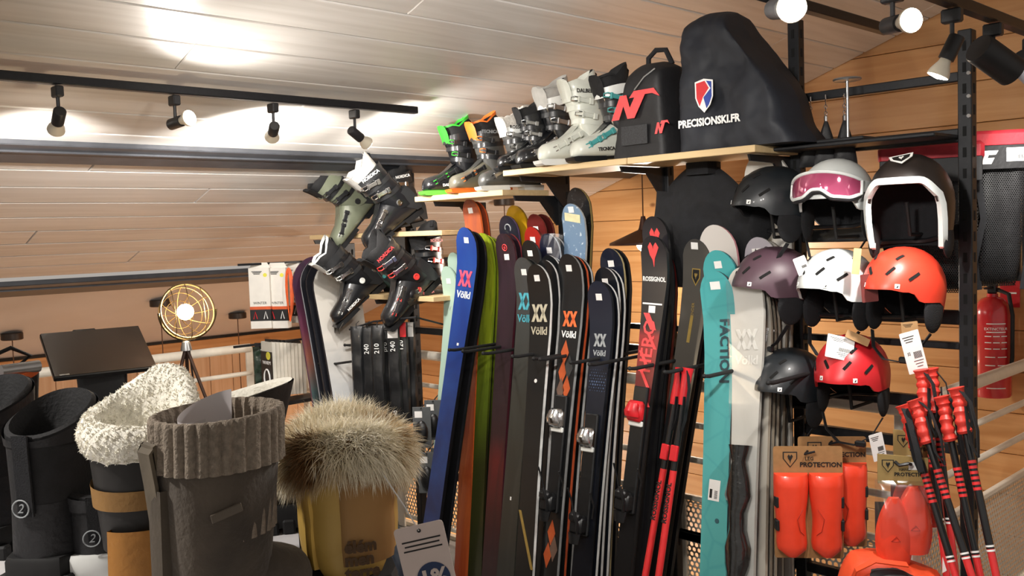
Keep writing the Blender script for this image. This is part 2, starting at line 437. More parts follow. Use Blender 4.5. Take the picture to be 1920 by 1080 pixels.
def spot_head(label, at, aim, lit=False, long=False, drop=0.06, power=0, cone=70, color=(1, 0.945, 0.88), bulb=True, blend=0.5, shadow=0.03):
    """adapter, stem, can and reflector bulb; aim = direction the lamp looks"""
    t = thing('spot_head', label, 'spotlight', Matrix.Translation(at), 'track spotlights')
    MB().box((0, 0, -0.022), (0.05, 0.026, 0.036), 0.004).build('adapter', HEADM, t, False)
    a = Vector(aim).normalized(); piv = Vector((0, 0, -0.04 - drop))
    MB().cyl((0, 0, -0.035), piv, 0.006, 8).build('stem', HEADM, t)
    rot = frame(piv, a.orthogonal(), a.cross(a.orthogonal()), a)
    if long:
        m = MB(); m.M = rot; m.lathe([(0.0, -0.06), (0.04, -0.06), (0.043, -0.055), (0.043, 0.075), (0.039, 0.075), (0.036, 0.05), (0.0, 0.05)], 24); m.build('can', HEADM, t)
        e = 0.055
    else:
        m = MB(); m.M = rot; m.lathe([(0.0, -0.03), (0.017, -0.03), (0.02, -0.026), (0.02, 0.035), (0.0, 0.035)], 20); m.build('socket', HEADM, t)
        m = MB(); m.M = rot; m.lathe([(0.014, 0.035), (0.016, 0.045), (0.026, 0.066), (0.0285, 0.078), (0.027, 0.080), (0.0, 0.080)], 24); m.build('reflector_bulb', BULBG, t)
        e = 0.081
    if lit:
        m = MB(); m.M = rot; m.lathe([(0.0, e), (0.026 if not long else 0.034, e), (0.0, e + 0.006)], 24); m.build('lens', GLOW, t)
    if power:
        l = bpy.data.lights.new('spot_light', 'SPOT'); l.energy = power; l.color = color; l.spot_size = radians(cone); l.spot_blend = blend; l.shadow_soft_size = shadow
        lo = bpy.data.objects.new('spot_light', l); COL.objects.link(lo); lo.parent = t
        q = piv + a * (e + 0.02); lo.matrix_local = frame(q, a.orthogonal(), (-a).cross(a.orthogonal()), -a)
    return t
zt = CZ + CS * (-3.2) - 0.05
track('long black light track screwed to the white ceiling above the monitor', (-3.2, -1.0, zt), (-3.2, 2.55, zt), 0)
def lamp_left(px, py): p = at_x(px, py, -3.2); return (-3.2, p.y, zt - 0.015)
def cdir(r, u, f): return _R * r + _U * u + _F * f          # direction given as right / up / away
spot_head('black track spotlight farthest left, its pale bulb aimed down-left', lamp_left(105, 130), (-3.0, .5, -1.6), True, power=40, cone=110)
spot_head('glaring lit track spotlight aimed at the camera, second from the left', lamp_left(325, 155), cdir(.8, .12, -.55), True, power=15, cone=178, blend=.6)
spot_head('black track spotlight right of the glaring one, bulb turned down-left', lamp_left(510, 170), (-3.0, 1.3, -1.0), True, power=44, cone=150)
spot_head('black track spotlight nearest the end of the left track', lamp_left(663, 182), cdir(.5, -.4, .75), True, power=26, cone=160)
# two hung tracks over the right of the rack
track('black light track hung over the helmets, its end by the glaring bulb', (-1.4, -0.6, 2.29), (-1.4, 3.16, 2.29), 3, 1)
track('black light track in the top right corner above the steel post', (-0.95, -0.6, 2.205), (-0.95, 3.3, 2.205), 3, 1)
spot_head('glaring lit spotlight cut by the top edge above the navy bag', (-.95, 1.66, 2.19), cdir(.05, -.25, -.95), True, False, power=34, cone=150, drop=0.085, blend=1)
spot_head('glaring lit spotlight over the gap between two steel posts', (-.95, 2.17, 2.19), cdir(.12, -.15, -.98), True, False, power=34, cone=150, drop=0.05, blend=1)
p = at_x(1785, 18, -0.95); spot_head('black spotlight with pale bulb just left of the tall steel post', (-0.95, p.y, 2.19), cdir(-.35, -.85, .2), True, power=45, cone=110)
p = at_x(1862, 45, -0.95); spot_head('wide black can spotlight turned away right of the steel post', (-0.95, p.y, 2.19), cdir(.85, -.42, .3), True, True, power=60, cone=110)
p = at_x(1935, 75, -0.95); spot_head('grey can spotlight cut by the right edge of the photo', (-0.95, p.y, 2.19), cdir(.7, -.3, .5), False, True)
# unseen heads added to the same tracks to light the rack and boots
for i, (xx, yy, zz, am, pw_) in enumerate(((-1.4, 1.3, 2.275, (-2.3, 1.75, -.55), 46), (-0.95, 0.9, 2.19, (-0.75, 2.1, -0.5), 40), (-1.4, 0.3, 2.275, (-1.6, 2.5, -0.45), 42), (-0.95, 1.25, 2.19, (-.35, 1.6, -1.0), 30))):
    spot_head(['added unseen spotlight brightening the boots on the shelf', 'added unseen spotlight brightening the helmets', 'added unseen spotlight brightening the long skis', 'added unseen spotlight brightening the ski poles'][i], (xx, yy, zz), am, True, power=pw_, cone=85, drop=0.03)
spot_head('added unseen spotlight brightening the winter boots from above', (-1.4, -0.25, 2.275), (.42, .72, -1.0), True, power=42, cone=75, drop=0.03)  # out-of-view head added to lift the fur and boot tops
# ------------------------------------------------------------------ the black steel wall rack
YR = 3.05
UPX = [-4.48, -3.91, -3.36, -2.81, -2.25, -1.68, -1.105]
UPZ = [1.62, 1.98, 1.80, 1.92, 1.92, 2.36, 2.225]
rack = thing('display_rack', 'long black slotted steel rack carrying skis, boots and helmets', 'rack')
SLOTD = mat('dark_slot', '#050505', 0.9)
def upright(x, h, w=0.042, d=0.042):
    m = MB(); m.box((x, YR, h / 2), (w, d, h), 0.003); u = m.build('upright', BLACKM, rack, False)
    m = MB(); n = int((h - 0.35) / 0.065)
    for i in range(n): m.box((x, YR - d / 2 - 0.0006, h - 0.05 - i * 0.065), (0.011, 0.0012, 0.03))
    for i in range(n): m.box((x + w / 2 + 0.0006, YR, h - 0.05 - i * 0.065), (0.0012, 0.011, 0.03))
    o = m.build('slots', SLOTD, u, False); o['kind'] = 'stuff'
for x, h in zip(UPX, UPZ): upright(x, h)
def bar(x0, x1, z, h=0.035, d=0.03, y=YR):
    MB().box(((x0 + x1) / 2, y, z), (x1 - x0, d, h), 0.003).build('crossbar', BLACKM, rack, False)
bar(-1.66, -1.125, 2.085, 0.03); bar(-1.66, -1.125, 1.905, 0.042)
bar(-1.66, -1.125, 1.605, 0.05); bar(-1.66, -1.125, 1.335, 0.045)
bar(-2.81, -1.125, 1.245, 0.022)
bar(-4.48, -1.66, 1.152, 0.032)
bar(-1.66, -1.125, 1.055, 0.04); bar(-1.66, -1.125, 0.915, 0.035); bar(-2.25, -1.125, 0.41, 0.035)
bar(-4.48, -1.66, 0.41, 0.035)
bar(-4.75, -3.36, 1.66, 0.03, 0.03); bar(-4.9, -3.36, 1.335, 0.03, 0.03)
def bracket(x, z, y0=2.76, drop=0.13):
    """flat shelf arm with a gusset, pointing out of the rack"""
    m = MB(); m.M = T(x, 0, z) @ RZ(-90)
    m.prism([(-(YR - 0.02), 0.0), (-y0, 0.0), (-y0 - 0.01, -0.022), (-(YR - 0.13), -0.026), (-(YR - 0.03), -drop), (-(YR - 0.02), -drop)], -0.004, 0.004)
    m.build('shelf_bracket', BLACKM, rack, False)
for x in (-3.36, -2.83): bracket(x, 1.805)
for x in (-2.79, -2.25, -1.70): bracket(x, 1.885)
for x in (-3.91, -4.46): bracket(x, 1.645, 2.8); bracket(x, 1.33, 2.8)
def ski_arm(x, z=1.152, y0=2.57):
    m = MB(); m.tube([(x, YR - 0.01, z), (x, y0 + 0.03, z), (x, y0, z + 0.004)], [0.007, 0.007, 0.006], 10); m.ell((x, y0, z + 0.004), (0.008, 0.008, 0.008), 8, 6)
    m.build('ski_arm', RUBBER, rack)
for px, py in ((842, 640), (868, 655), (905, 640), (960, 640), (1000, 655), (1012, 650), (1070, 665), (1105, 668), (1180, 675), (1246, 684), (1320, 690), (1440, 700)):
    ski_arm(at_y(px, py, 2.57).x)
for x in (-4.2, -4.02): ski_arm(x, 1.10, 2.68)
# bolts on the uprights
for x in (-1.68, -1.105):
    for z in (2.02, 1.96, 2.09): 
        MB().cyl((x + 0.015, YR - 0.025, z), (x + 0.015, YR - 0.031, z), 0.006, 8).build('bolt', CHROME, rack)
MB().cyl((-1.30, YR - 0.015, 1.905), (-1.30, YR - 0.022, 1.905), 0.011, 14).build('bolt', CHROME, rack)
# pale shelf boards
OAK = wood('pale_oak_board', '#d9bf92', '#cbae7f', 'x', 0.5, per_obj=0.05)
def shelf(label, x0, x1, z, y0=2.735, y1=3.02, h=0.024):
    m = MB().box(((x0 + x1) / 2, (y0 + y1) / 2, z - h / 2), (x1 - x0, y1 - y0, h), 0.002)
    return tag(m.build('shelf_board', OAK, None, False), label, 'shelf', 'shelf boards')
ZS1, ZS2 = 1.832, 1.912
shelf('pale oak shelf board under the green and olive ski boots', -3.47, -2.87, ZS1, 2.735, 3.02)
shelf('pale oak shelf board under the tall white ski boot', -2.865, -2.20, ZS2)
shelf('pale oak shelf board under the backpack and navy bag', -2.196, -1.66, ZS2)
shelf('pale shelf board under the tilted black and white ski boots', -4.50, -3.36, 1.672, 2.80, 3.02)
shelf('pale shelf board under the black and red ski boots', -4.50, -3.44, 1.357, 2.80, 3.02)

# ------------------------------------------------------------------ skis
def ski_profile(L, wt, ww, wl, th, rocker, tail):
    """stations along the ski: (z, half width, y of the base, thickness); +z tip, -y is the top sheet side"""
    st = []
    N = 26
    tipl = 0.10 if not tail else 0.10
    zs = [0, .006, .014, .025, .04, .07] + [0.07 + (L - 0.07 - 0.16) * i / 11 for i in range(1, 12)] + [L - .16 + .16 * q for q in (.25, .45, .62, .76, .86, .93, .97, .99, 1.0)]
    for z in zs:
        s = z / L
        # side cut
        if s < 0.45: w = ww + (wl - ww) * ((0.45 - s) / 0.45) ** 2
        else: w = ww + (wt - ww) * ((s - 0.45) / 0.47) ** 2 if s < 0.92 else wt
        # round tip / tail
        d = L - z; R = wt * 0.62
        if d < R: w = min(w, wt * sqrt(max(0.0, 1 - ((R - d) / R) ** 2)) + 0.004)
        if z < 0.03: w = min(w, wl * (0.70 + 0.30 * sqrt(max(0, 1 - ((0.03 - z) / 0.03) ** 2))))
        u = max(0, (z - (L - rocker)) / rocker); y = -0.055 * u * u * (rocker / 0.25)
        v = max(0, (0.12 - z) / 0.12) if tail else 0; y -= 0.02 * v * v
        t = th * (0.6 + 0.4 * sin(pi * min(1, max(0, s))))
        st.append((z, w / 2, y, t))
    return st
SKI_EDGE = mat('ski_steel_edge', '#9a9a98', 0.35, 0.8)
def ski(label, top, bot, Yt=2.93, Yb=2.72, wt=0.125, ww=0.092, wl=0.112, th=0.016, rocker=0.26, face=None, side='#202124', twist=0.0, tail=False, deco=None, group=None, L=None, base='#111214', maxz=None, name='ski', cat='ski'):
    """ski standing on its tail: top / bot are the photo's tip and foot, Yt / Yb their distance from the room's front"""
    pt = at_y(top[0], top[1], Yt); pb = at_y(bot[0], bot[1], Yb)
    ax = (pt - pb).normalized()
    if L is None:
        if ax.z > 0: pb = pb - ax * (pb.z / ax.z) if pb.z > -0.3 else pb
        pb = pb - ax * ((pb.z) / ax.z) + ax * 0.012
    else: pb = pt - ax * L
    L = (pt - pb).length
    nrm = Vector((0, 1, 0)); nrm = Matrix.Rotation(radians(twist), 3, 'Z') @ nrm
    xx = nrm.cross(ax).normalized(); yy = ax.cross(xx)
    t = thing(name, label, cat, frame(pb, xx, yy, ax), group)
    st = ski_profile(L, wt, ww, wl, th, rocker, tail)
    m = MB()
    m.loft([[(-w, y, z), (w, y, z), (w, y + tt * .30, z), (-w, y + tt * .30, z)] for z, w, y, tt in st]); m.build('base', mat('ski_base_' + base, base, 0.35), t)
    m = MB()
    m.loft([[(-w + .0006, y - .0002, z), (w - .0006, y - .0002, z), (w - .0025, y - tt * .7, z), (-w + .0025, y - tt * .7, z)] for z, w, y, tt in st])
    m.build('sidewall', side if not isinstance(side, str) else mat('ski_sidewall_' + side, side, 0.3, coat=0.3), t)
    m = MB(); rows = []
    for z, w, y, tt in st:
        w2 = max(w - .0028, 0.002); rows.append([(-w2, y - tt * .7 - .0008, z), (w2, y - tt * .7 - .0008, z)])
    n = len(rows); vs = [p for r in rows for p in r]; fs = [(2 * i, 2 * i + 1, 2 * i + 3, 2 * i + 2) for i in range(n - 1)]
    m.add(vs, fs); m.build('top_sheet', face, t)
    def surf(z):
        for a, b in zip(st, st[1:]):
            if a[0] <= z <= b[0]:
                k = (z - a[0]) / (b[0] - a[0]); y = a[2] + (b[2] - a[2]) * k; tt = a[3] + (b[3] - a[3]) * k; w = a[1] + (b[1] - a[1]) * k
                sl = (b[2] - a[2] - .7 * (b[3] - a[3])) / (b[0] - a[0]); return y - .7 * tt, w, sl
        return 0, .05, 0
    t['L'] = L
    if deco: deco(t, L, surf)
    return t
def on_ski(surf, z, x=0.0, lift=0.0022):
    y, w, sl = surf(z); return T(x, y - lift, z) @ RX(-math.degrees(math.atan(sl)))
def ski_text(s, size, m, t, surf, z, x=0.0, turn=0.0, name='lettering', **kw):
    """lettering printed on the curved top sheet"""
    M = T(x, 0, z) @ RY(turn); o = text(s, size, m, t, Matrix(), name, **kw)
    for v in o.data.vertices:
        q = M @ v.co; v.co = (q.x, surf(q.z)[0] - .0022 + v.co.y, q.z)
    return o
def flat_poly(polys, m, parent, M, name, th=0.0006):
    b = MB()
    for o in polys: b.prism(o, -th, th)
    return b.build(name, m, parent, False, M=M)
def stroke(a, b, w):
    dx, dz = b[0] - a[0], b[1] - a[1]
    return [(a[0] - w / 2, a[1]), (a[0] + w / 2, a[1]), (b[0] + w / 2, b[1]), (b[0] - w / 2, b[1])]
def volkl(t, surf, z, m, s=0.055, txt=True, tm=None, x=0.0):
    w = s * 0.2
    P = [stroke((-.52 * s, s * .5), (-.06 * s, -s * .5), w), stroke((-.06 * s, s * .5), (-.52 * s, -s * .5), w), stroke((.06 * s, s * .5), (.52 * s, -s * .5), w), stroke((.52 * s, s * .5), (.06 * s, -s * .5), w)]
    flat_poly(P, m, t, on_ski(surf, z, x), 'double_chevron_mark')
    if txt: text('Völkl', s * 0.62, tm or m, t, on_ski(surf, z - s * 1.02, x), 'brand_lettering', bold=s * .012)
def sticker(t, surf, z, x=0.0, w=0.03, h=0.026):
    MB().box((0, 0, 0), (w, 0.0006, h)).build('price_sticker', WHITEP, t, False, M=on_ski(surf, z, x))
def binding(t, surf, z0, body=BLACK, toe=None, heel=True, brake=True):
    """toe piece at z0, heel piece below it, on a black plate"""
    M = on_ski(surf, z0, 0, 0.0)
    m = MB(); m.box((0, -.008, -.14), (.062, .016, .46), .004); pl = m.build('binding_plate', BLACK, t, False, M=M)
    m = MB(); m.box((0, -.03, 0.0), (.07, .03, .075), .01); m.loft([ellring(0, -.045, -.02, .032, .02, 12), ellring(0, -.055, .0, .03, .018, 12), ellring(0, -.05, .03, .02, .012, 12)]); m.build('toe_piece', toe or CHROME, t, M=M)
    m = MB(); m.box((0, -.02, -.045), (.062, .012, .02), .003); m.build('slide_plate', WHITEPL, t, False, M=M)
    if heel:
        m = MB(); m.box((0, -.035, -.33), (.06, .05, .07), .012); m.box((0, -.055, -.30), (.05, .04, .035), .01); m.loft([ellring(0, -.05, -.40, .022, .012, 10), ellring(0, -.05, -.36, .028, .02, 10)]); m.build('heel_piece', body, t, M=M)
        m = MB(); m.tube([(.02, -.06, -.36), (.03, -.075, -.32), (.012, -.085, -.27)], .006, 8); m.build('heel_lever', body, t, M=M)
    if brake:
        for sx in (-1, 1):
            m = MB(); m.tube([(.045 * sx, -.012, -.30), (.056 * sx, -.02, -.25), (.056 * sx, -.05, -.20)], .0035, 6); m.build('ski_brake', BLACK, t, M=M)
# ------------------------------------------------------------------ every ski on the rack
PLAIN = lambda c, **k: zprint('topsheet_' + c, [(0, c), (1, c)], 1.8, **k)
CLEAR = clear_film('clear_wrap', (0.97, 0.98, 1.0), 0.90, 0.22)
ROOSTER = [[(-.5, .55), (-.25, .9), (-.05, .6), (.0, .35), (.05, .6), (.3, .9), (.55, .5), (.35, .1), (.12, -.3), (.0, -.95), (-.1, -.4), (-.35, -.05)]]
def sc(polys, s, sx=None): return [[(x * (sx or s), z * s) for x, z in p] for p in polys]
M_TEAL = mat('teal_ink', '#4aa3b4', 0.5); M_PINK = mat('coral_pink_ink', '#e2536f', 0.5); M_ORANGE = mat('orange_ink', '#f2703a', 0.5)
M_SAND = mat('sand_ink', '#b9b29c', 0.5); M_REDI = mat('coral_red_ink', '#e8484a', 0.45); M_GREYI = mat('grey_ink', '#9ba0a3', 0.5); M_GOLD = mat('gold_ink', '#b69a55', 0.4, 0.4)

# -- far back row first
def d_st(z=.07, x=0.0):
    return lambda t, L, sf: sticker(t, sf, L - z, x)
ski('pale mint ski standing taller, half hidden left of the blue ski', (867, 476), (822, 1000), 3.0, 2.80, .11, .08, .1, face=PLAIN('#a9c3b4'), side='#8fae9f', group='skis')
def d(t, L, sf):
    sticker(t, sf, L - .07); text('V', .03, M_GREYI, t, on_ski(sf, L - .20), 'brand_lettering')
ski('pale mint ski with a price sticker at its tip, leftmost in the rack', (855, 502), (812, 1000), 2.95, 2.74, .11, .08, .1, face=PLAIN('#a9c3b4'), side='#8fae9f', deco=d, group='skis')
def d(t, L, sf): sticker(t, sf, L - .05)
ski('tall rust orange ski rising highest beside the blue one', (897, 377), (868, 1078), 2.92, 2.70, .118, .095, .112, face=zprint('ski_rust', [(0, '#a23c1c'), (.2, '#b0562a'), (.35, '#8a3a24'), (.6, '#8f4634'), (.93, '#a0553f')], 1.85, pattern='streak', pcol='#c9682f', pamt=.35, pscale=5), side='#d2622c', deco=d, group='skis')
ski('second rust orange ski pressed behind the tallest one', (909, 381), (880, 1078), 2.965, 2.74, .118, .095, .112, face=PLAIN('#a04a30'), side='#c9562a', group='skis')
for i, nm in enumerate(('first lime green ski edge next to the orange skis', 'second lime green ski from the orange skis', 'third lime green ski from the orange skis', 'lime green ski farthest from the orange skis, by the plum one')):
    ski(nm, (921 + 7.5 * i, 440 + 3.5 * i), (893 + 6.5 * i, 1060), 2.90 + .028 * i, 2.68 + .028 * i, .105, .085, .10, th=.014, face=zprint('ski_lime%d' % (i % 2), [(0, '#23240f'), (.35, '#2b2e10'), (.55, '#56671a'), (.8, '#8f9f24'), (1, '#a0b02c')], 1.75, pattern='streak', pcol='#2d3110', pamt=.35, pscale=8), side=zprint('lime_side%d' % (i % 2), [(0, '#191a0c'), (.42, '#23260f'), (.62, '#5d6e1a'), (.85, ('#7f9a1e', '#a7bb2e')[i % 2]), (1, ('#7f9a1e', '#a7bb2e')[i % 2])], 1.75), group='skis')
ski('yellow ski tip showing high behind the navy one', (981, 388), (935, 1060), 3.01, 2.82, .135, .1, .12, face=PLAIN('#c79a1d'), side='#a07c18', group='skis')
def d(t, L, sf):
    m = MB(); m.tube([(0.018 * cos(a), 0, 0.018 * sin(a)) for a in [radians(q) for q in range(-40, 230, 30)]], .003, 6); m.build('round_mark', M_GREYI, t, M=on_ski(sf, L - .055))
ski('dark navy ski with a round swirl mark at its tip', (967, 407), (925, 1060), 2.97, 2.78, .125, .095, .11, face=zprint('ski_navy_swirl', [(0, '#15151d'), (.9, '#20202c'), (1, '#252433')], 1.8), side='#5b4a6e', deco=d, group='skis')
def d(t, L, sf):
    sticker(t, sf, L - .10, .005)
    m = MB(); m.tube([(.014 * cos(radians(q)), 0, .014 * sin(radians(q))) for q in range(0, 360, 30)], .0022, 6, True); m.prism([(-.006, .002), (.004, .010), (.001, .002), (.006, -.002), (-.004, -.010), (-.001, -.002)], -.001, .001); m.build('round_mark', M_REDI, t, M=on_ski(sf, L - .06))
ski('plum ski with a red round mark and price sticker', (961, 441), (922, 1062), 2.87, 2.66, .122, .1, .112, face=zprint('ski_plum', [(0, '#25161a'), (.25, '#3a161a'), (.38, '#5d1a1e'), (.45, '#2f1c22'), (.75, '#30202a'), (1, '#33232f')], 1.72, pattern='streak', pcol='#1d1519', pamt=.5, pscale=3), side='#4a1f2a', deco=d, group='skis')
ski('second plum ski directly behind the red-marked one', (972, 441), (934, 1062), 2.91, 2.70, .122, .1, .112, face=PLAIN('#2f2029'), side='#8a3038', group='skis')
# -- middle background
ski('maroon ski tip hidden farthest behind the red skis', (1033, 404), (985, 1060), 3.03, 2.86, .115, .085, .1, face=PLAIN('#4f1d1c'), side='#6c2b26', group='skis')
ski('dark red ski with price sticker behind the bright red one', (1019, 404), (975, 1060), 2.99, 2.82, .115, .085, .1, face=PLAIN('#66211f'), side='#7c2f28', deco=d_st(.065), group='skis')
ski('bright red ski tip with price sticker', (1014, 428), (970, 1060), 2.95, 2.77, .11, .085, .1, face=PLAIN('#a3271f'), side='#7c2f28', deco=d_st(.055), group='skis')
ski('short black ski with sticker below the red tips', (1009, 453), (968, 1060), 2.90, 2.72, .11, .085, .1, face=PLAIN('#151719'), side='#3a3d40', deco=d_st(.055), group='skis')
t = ski('navy ski in crumpled clear wrap', (1044, 441), (1000, 1070), 2.95, 2.75, .12, .085, .105, face=PLAIN('#1a2036'), side='#c9cdd0', deco=d_st(.07), group='skis')
m = MB(); L = t['L']; random.seed(3)
m.loft([[(.068 * cos(a) * (1 + random.uniform(-.12, .15)), -.03 + .035 * sin(a) * (1 + random.uniform(-.2, .2)), L - .24 + .06 * i) for a in [2 * pi * k / 14 for k in range(14)]] for i in range(5)], False, True)
m.build('wrap', CLEAR, t, False)
ski('black ski with pale edge right behind the wrapped navy one', (1056, 446), (1014, 1070), 2.99, 2.79, .118, .085, .105, face=PLAIN('#191b1f'), side='#d3d3d1', group='skis')
ski('tall black ski tip rising highest in the middle of the rack', (1097, 355), (1058, 1070), 3.03, 2.86, .13, .1, .115, face=zprint('ski_black_speck', [(0, '#151618'), (1, '#1b1c1e')], 1.9, pattern='speck', pcol='#6a6c6e', pamt=.5, pscale=90), side='#8a7a4a', group='skis')
def d(t, L, sf):
    sticker(t, sf, L - .025); 
    MB().box((0, 0, 0), (.085, .0012, .035)).build('paper_slip', mat('cream_paper', '#d9d3a8', .7), t, False, M=on_ski(sf, L - .058) @ RY(8))
ski('steel blue sparkling ski with a cream paper slip under its tip', (1088, 385), (1040, 1075), 2.97, 2.78, .13, .1, .115, face=zprint('ski_steelblue', [(0, '#1d2430'), (.55, '#2c3b52'), (.75, '#5b7798'), (.945, '#7892ac'), (.955, '#2a2a2c'), (1, '#343436')], 1.85, pattern='speck', pcol='#d6e2ea', pamt=.8, pscale=70), side='#aeb2b4', deco=d, group='skis')
# -- the group of Völkl skis in front
def d(t, L, sf):
    sticker(t, sf, L - .055, .005); volkl(t, sf, L - .225, M_PINK, .072, True, WINK); MB().box((0, 0, 0), (.012, .0006, .012)).build('badge', WHITEP, t, False, M=on_ski(sf, L - .52, .01))
ski('royal blue ski with coral double-chevron mark, front left of the rack', (890, 430), (803, 1040), 2.80, 2.56, .14, .105, .125, face=zprint('ski_blue', [(0, '#16284a'), (.35, '#1c3362'), (.7, '#183680'), (1, '#1a3f8c')], 1.75, pattern='cloud', pcol='#2f5fae', pamt=.25, pscale=6), side='#121318', deco=d, group='skis')
ski('black ski whose edge shows behind the royal blue one', (905, 437), (822, 1040), 2.84, 2.61, .14, .105, .125, face=PLAIN('#131417'), side='#1c1d22', group='skis')
def d(t, L, sf):
    sticker(t, sf, L - .06); volkl(t, sf, L - .18, M_TEAL, .072)
    MB().box((0, 0, 0), (.008, .0006, .014)).build('badge', WHITEP, t, False, M=on_ski(sf, L - 1.0 if L > 1.2 else .4))
    text('V-WERKS', .022, M_GREYI, t, on_ski(sf, .16), 'lettering')
ski('dark grey ski with teal double-chevron mark', (998, 486), (950, 1078), 2.80, 2.58, .125, .1, .112, face=zprint('ski_grey', [(0, '#2a2b28'), (.3, '#2e2f2b'), (.6, '#33342f'), (1, '#44474a')], 1.6, pattern='streak', pcol='#3d3e3a', pamt=.5, pscale=3), side='#33352f', deco=d, group='skis')
ski('black ski just behind the dark grey teal-marked one', (1009, 489), (961, 1078), 2.84, 2.62, .125, .1, .112, face=PLAIN('#16181a'), side='#2a2c2b', group='skis')
for i, nm in enumerate(('white-edged black ski right behind the sand-marked one', 'second white-edged black ski behind the sand-marked one', 'third white-edged ski behind the sand-marked one, blue at its foot')):
    ski(nm, (1039 + 7 * i, 479 + 3 * i + (12 if i == 0 else 0)), (1003 + 11 * i, 1080), 2.84 + .035 * i, 2.62 + .035 * i, .122, .09, .108, th=.017, face=PLAIN(('#15171a', '#15171a', '#1d3350')[i]), side='#d8d9d8', group='skis')
def d(t, L, sf):
    sticker(t, sf, L - .055); volkl(t, sf, L - .195, M_SAND, .072)
    m = MB(); m.lathe([(0, 0), (.008, 0), (.008, .001), (0, .001)], 12); m.build('badge', WHITEP, t, M=on_ski(sf, L - .47) @ RX(90))
    m = MB(); m.prism(stroke((-.04, .11), (.045, -.11), .014), -.0006, .0006); m.build('gold_stripe', M_GOLD, t, False, M=on_ski(sf, .42))
ski('black ski with sand double-chevron mark and white edges', (1023, 499), (985, 1080), 2.76, 2.54, .128, .098, .115, th=.018, face=zprint('ski_black_a', [(0, '#141515'), (.5, '#1a1b1b'), (1, '#141516')], 1.55), side='#d6d7d5', deco=d, group='skis')
def d(t, L, sf):
    sticker(t, sf, L - .055); volkl(t, sf, L - .255, M_ORANGE, .062, True, WINK)
    cols = (mat('burnt_orange_ink', '#b5542c', .4), mat('charcoal_ink', '#3a3a3a', .4), mat('brown_grey_ink', '#6a5348', .4))
    for q, (xx, zz, c) in enumerate(((-.012, -.56, 0), (.016, -.62, 1), (-.016, -.64, 0), (.012, -.70, 0), (-.018, -.71, 2), (.0, -1.27, 0), (.018, -1.33, 2), (-.012, -1.36, 0))):
        flat_poly([[(0, .05), (.021, 0), (0, -.05), (-.021, 0)]], cols[c], t, on_ski(sf, L + zz + .17, xx), 'diamond_print')
    binding(t, sf, L - .65); text('161', .022, M_ORANGE, t, on_ski(sf, L - 1.11), 'length_number')
ski('black ski with orange double-chevron mark and diamond print', (1083, 480), (1031, 1080), 2.80, 2.58, .128, .09, .112, th=.017, face=zprint('ski_black_b', [(0, '#171717'), (1, '#15171a')], 1.6), side='#8b8c8c', deco=d, group='skis')
ski('orange-edged black ski behind the diamond-printed one', (1093, 483), (1044, 1080), 2.84, 2.62, .128, .09, .112, face=PLAIN('#181818'), side='#b8502c', group='skis')
ski('grey-edged black ski two behind the diamond-printed one', (1101, 486), (1056, 1080), 2.88, 2.66, .128, .09, .112, face=PLAIN('#181818'), side='#b5b6b6', group='skis')
ski('dark navy ski with sticker, tallest of the navy trio', (1160, 469), (1128, 1080), 2.93, 2.72, .122, .085, .105, face=PLAIN('#181d2c'), side='#b6a77c', deco=d_st(.06), group='skis')
ski('black ski beside the tallest of the navy trio', (1169, 470), (1138, 1080), 2.97, 2.76, .122, .085, .105, face=PLAIN('#15171b'), side='#2a2a2a', group='skis')
ski('dark ski with sticker in the middle of the navy trio', (1150, 505), (1113, 1080), 2.87, 2.66, .122, .085, .105, face=PLAIN('#15181f'), side='#d6d6d4', deco=d_st(.055), group='skis')
ski('white-edged dark ski tucked behind the middle of the navy trio', (1159, 507), (1124, 1080), 2.90, 2.69, .122, .085, .105, face=PLAIN('#15181f'), side='#d6d6d4', group='skis')
def d(t, L, sf):
    sticker(t, sf, L - .06); volkl(t, sf, L - .225, M_GREYI, .05)
    b = MB(); random.seed(11)
    for a in range(8):
        for c in range(7):
            s = .0035 * (1 - abs(a - 4) / 6) * random.uniform(.5, 1.1); b.box((-.036 + .012 * c + (.006 if a % 2 else 0), 0, -.0115 * a), (s * 2, .001, s * 2))
    o = b.build('dot_print', mat('slate_blue_ink', '#4a5a78', .4), t, False, M=on_ski(sf, L - .34)); o['kind'] = 'stuff'
    binding(t, sf, L - .60)
ski('navy ski with small white double-chevron mark and dotted print', (1139, 531), (1091, 1080), 2.80, 2.58, .125, .088, .108, th=.017, face=zprint('ski_navy_dot', [(0, '#101218'), (.5, '#14171f'), (1, '#1a2132')], 1.5), side='#191b20', deco=d, group='skis')
ski('white-edged ski right behind the dotted navy one', (1149, 533), (1103, 1080), 2.84, 2.62, .125, .088, .108, face=PLAIN('#14171f'), side='#dadad8', group='skis')
# -- red race skis
def rossi(t, L, sf):
    flat_poly(sc(ROOSTER, .05, .045), M_REDI, t, on_ski(sf, L - .065), 'rooster_mark')
    text('ROSSIGNOL', .024, WINK, t, on_ski(sf, L - .155), 'brand_lettering', bold=.0006, wscale=.8)
    sticker(t, sf, L - .265)
    MB().box((0, 0, 0), (.088, .0008, .006)).build('white_band', WINK, t, False, M=on_ski(sf, L - .245))
    ski_text('HERO', .075, M_REDI, t, sf, L - .40, 0, -90, 'large_lettering', bold=.001, wscale=1.0)
    m = MB()
    for q in range(6): m.prism(stroke((-.03 + .012 * (q % 3), .03), (.01 + .012 * (q % 3), -.03), .014), -.0006, .0006); m.M = T(0, 0, -.07 * q)
    m.build('shard_print', M_REDI, t, False, M=on_ski(sf, L - .31))
    binding(t, sf, L - .64, BLACK, RED)
    MB().box((0, 0, 0), (.095, .03, .005)).build('rubber_band', WINK, t, False, M=on_ski(sf, .22, 0, -.01))
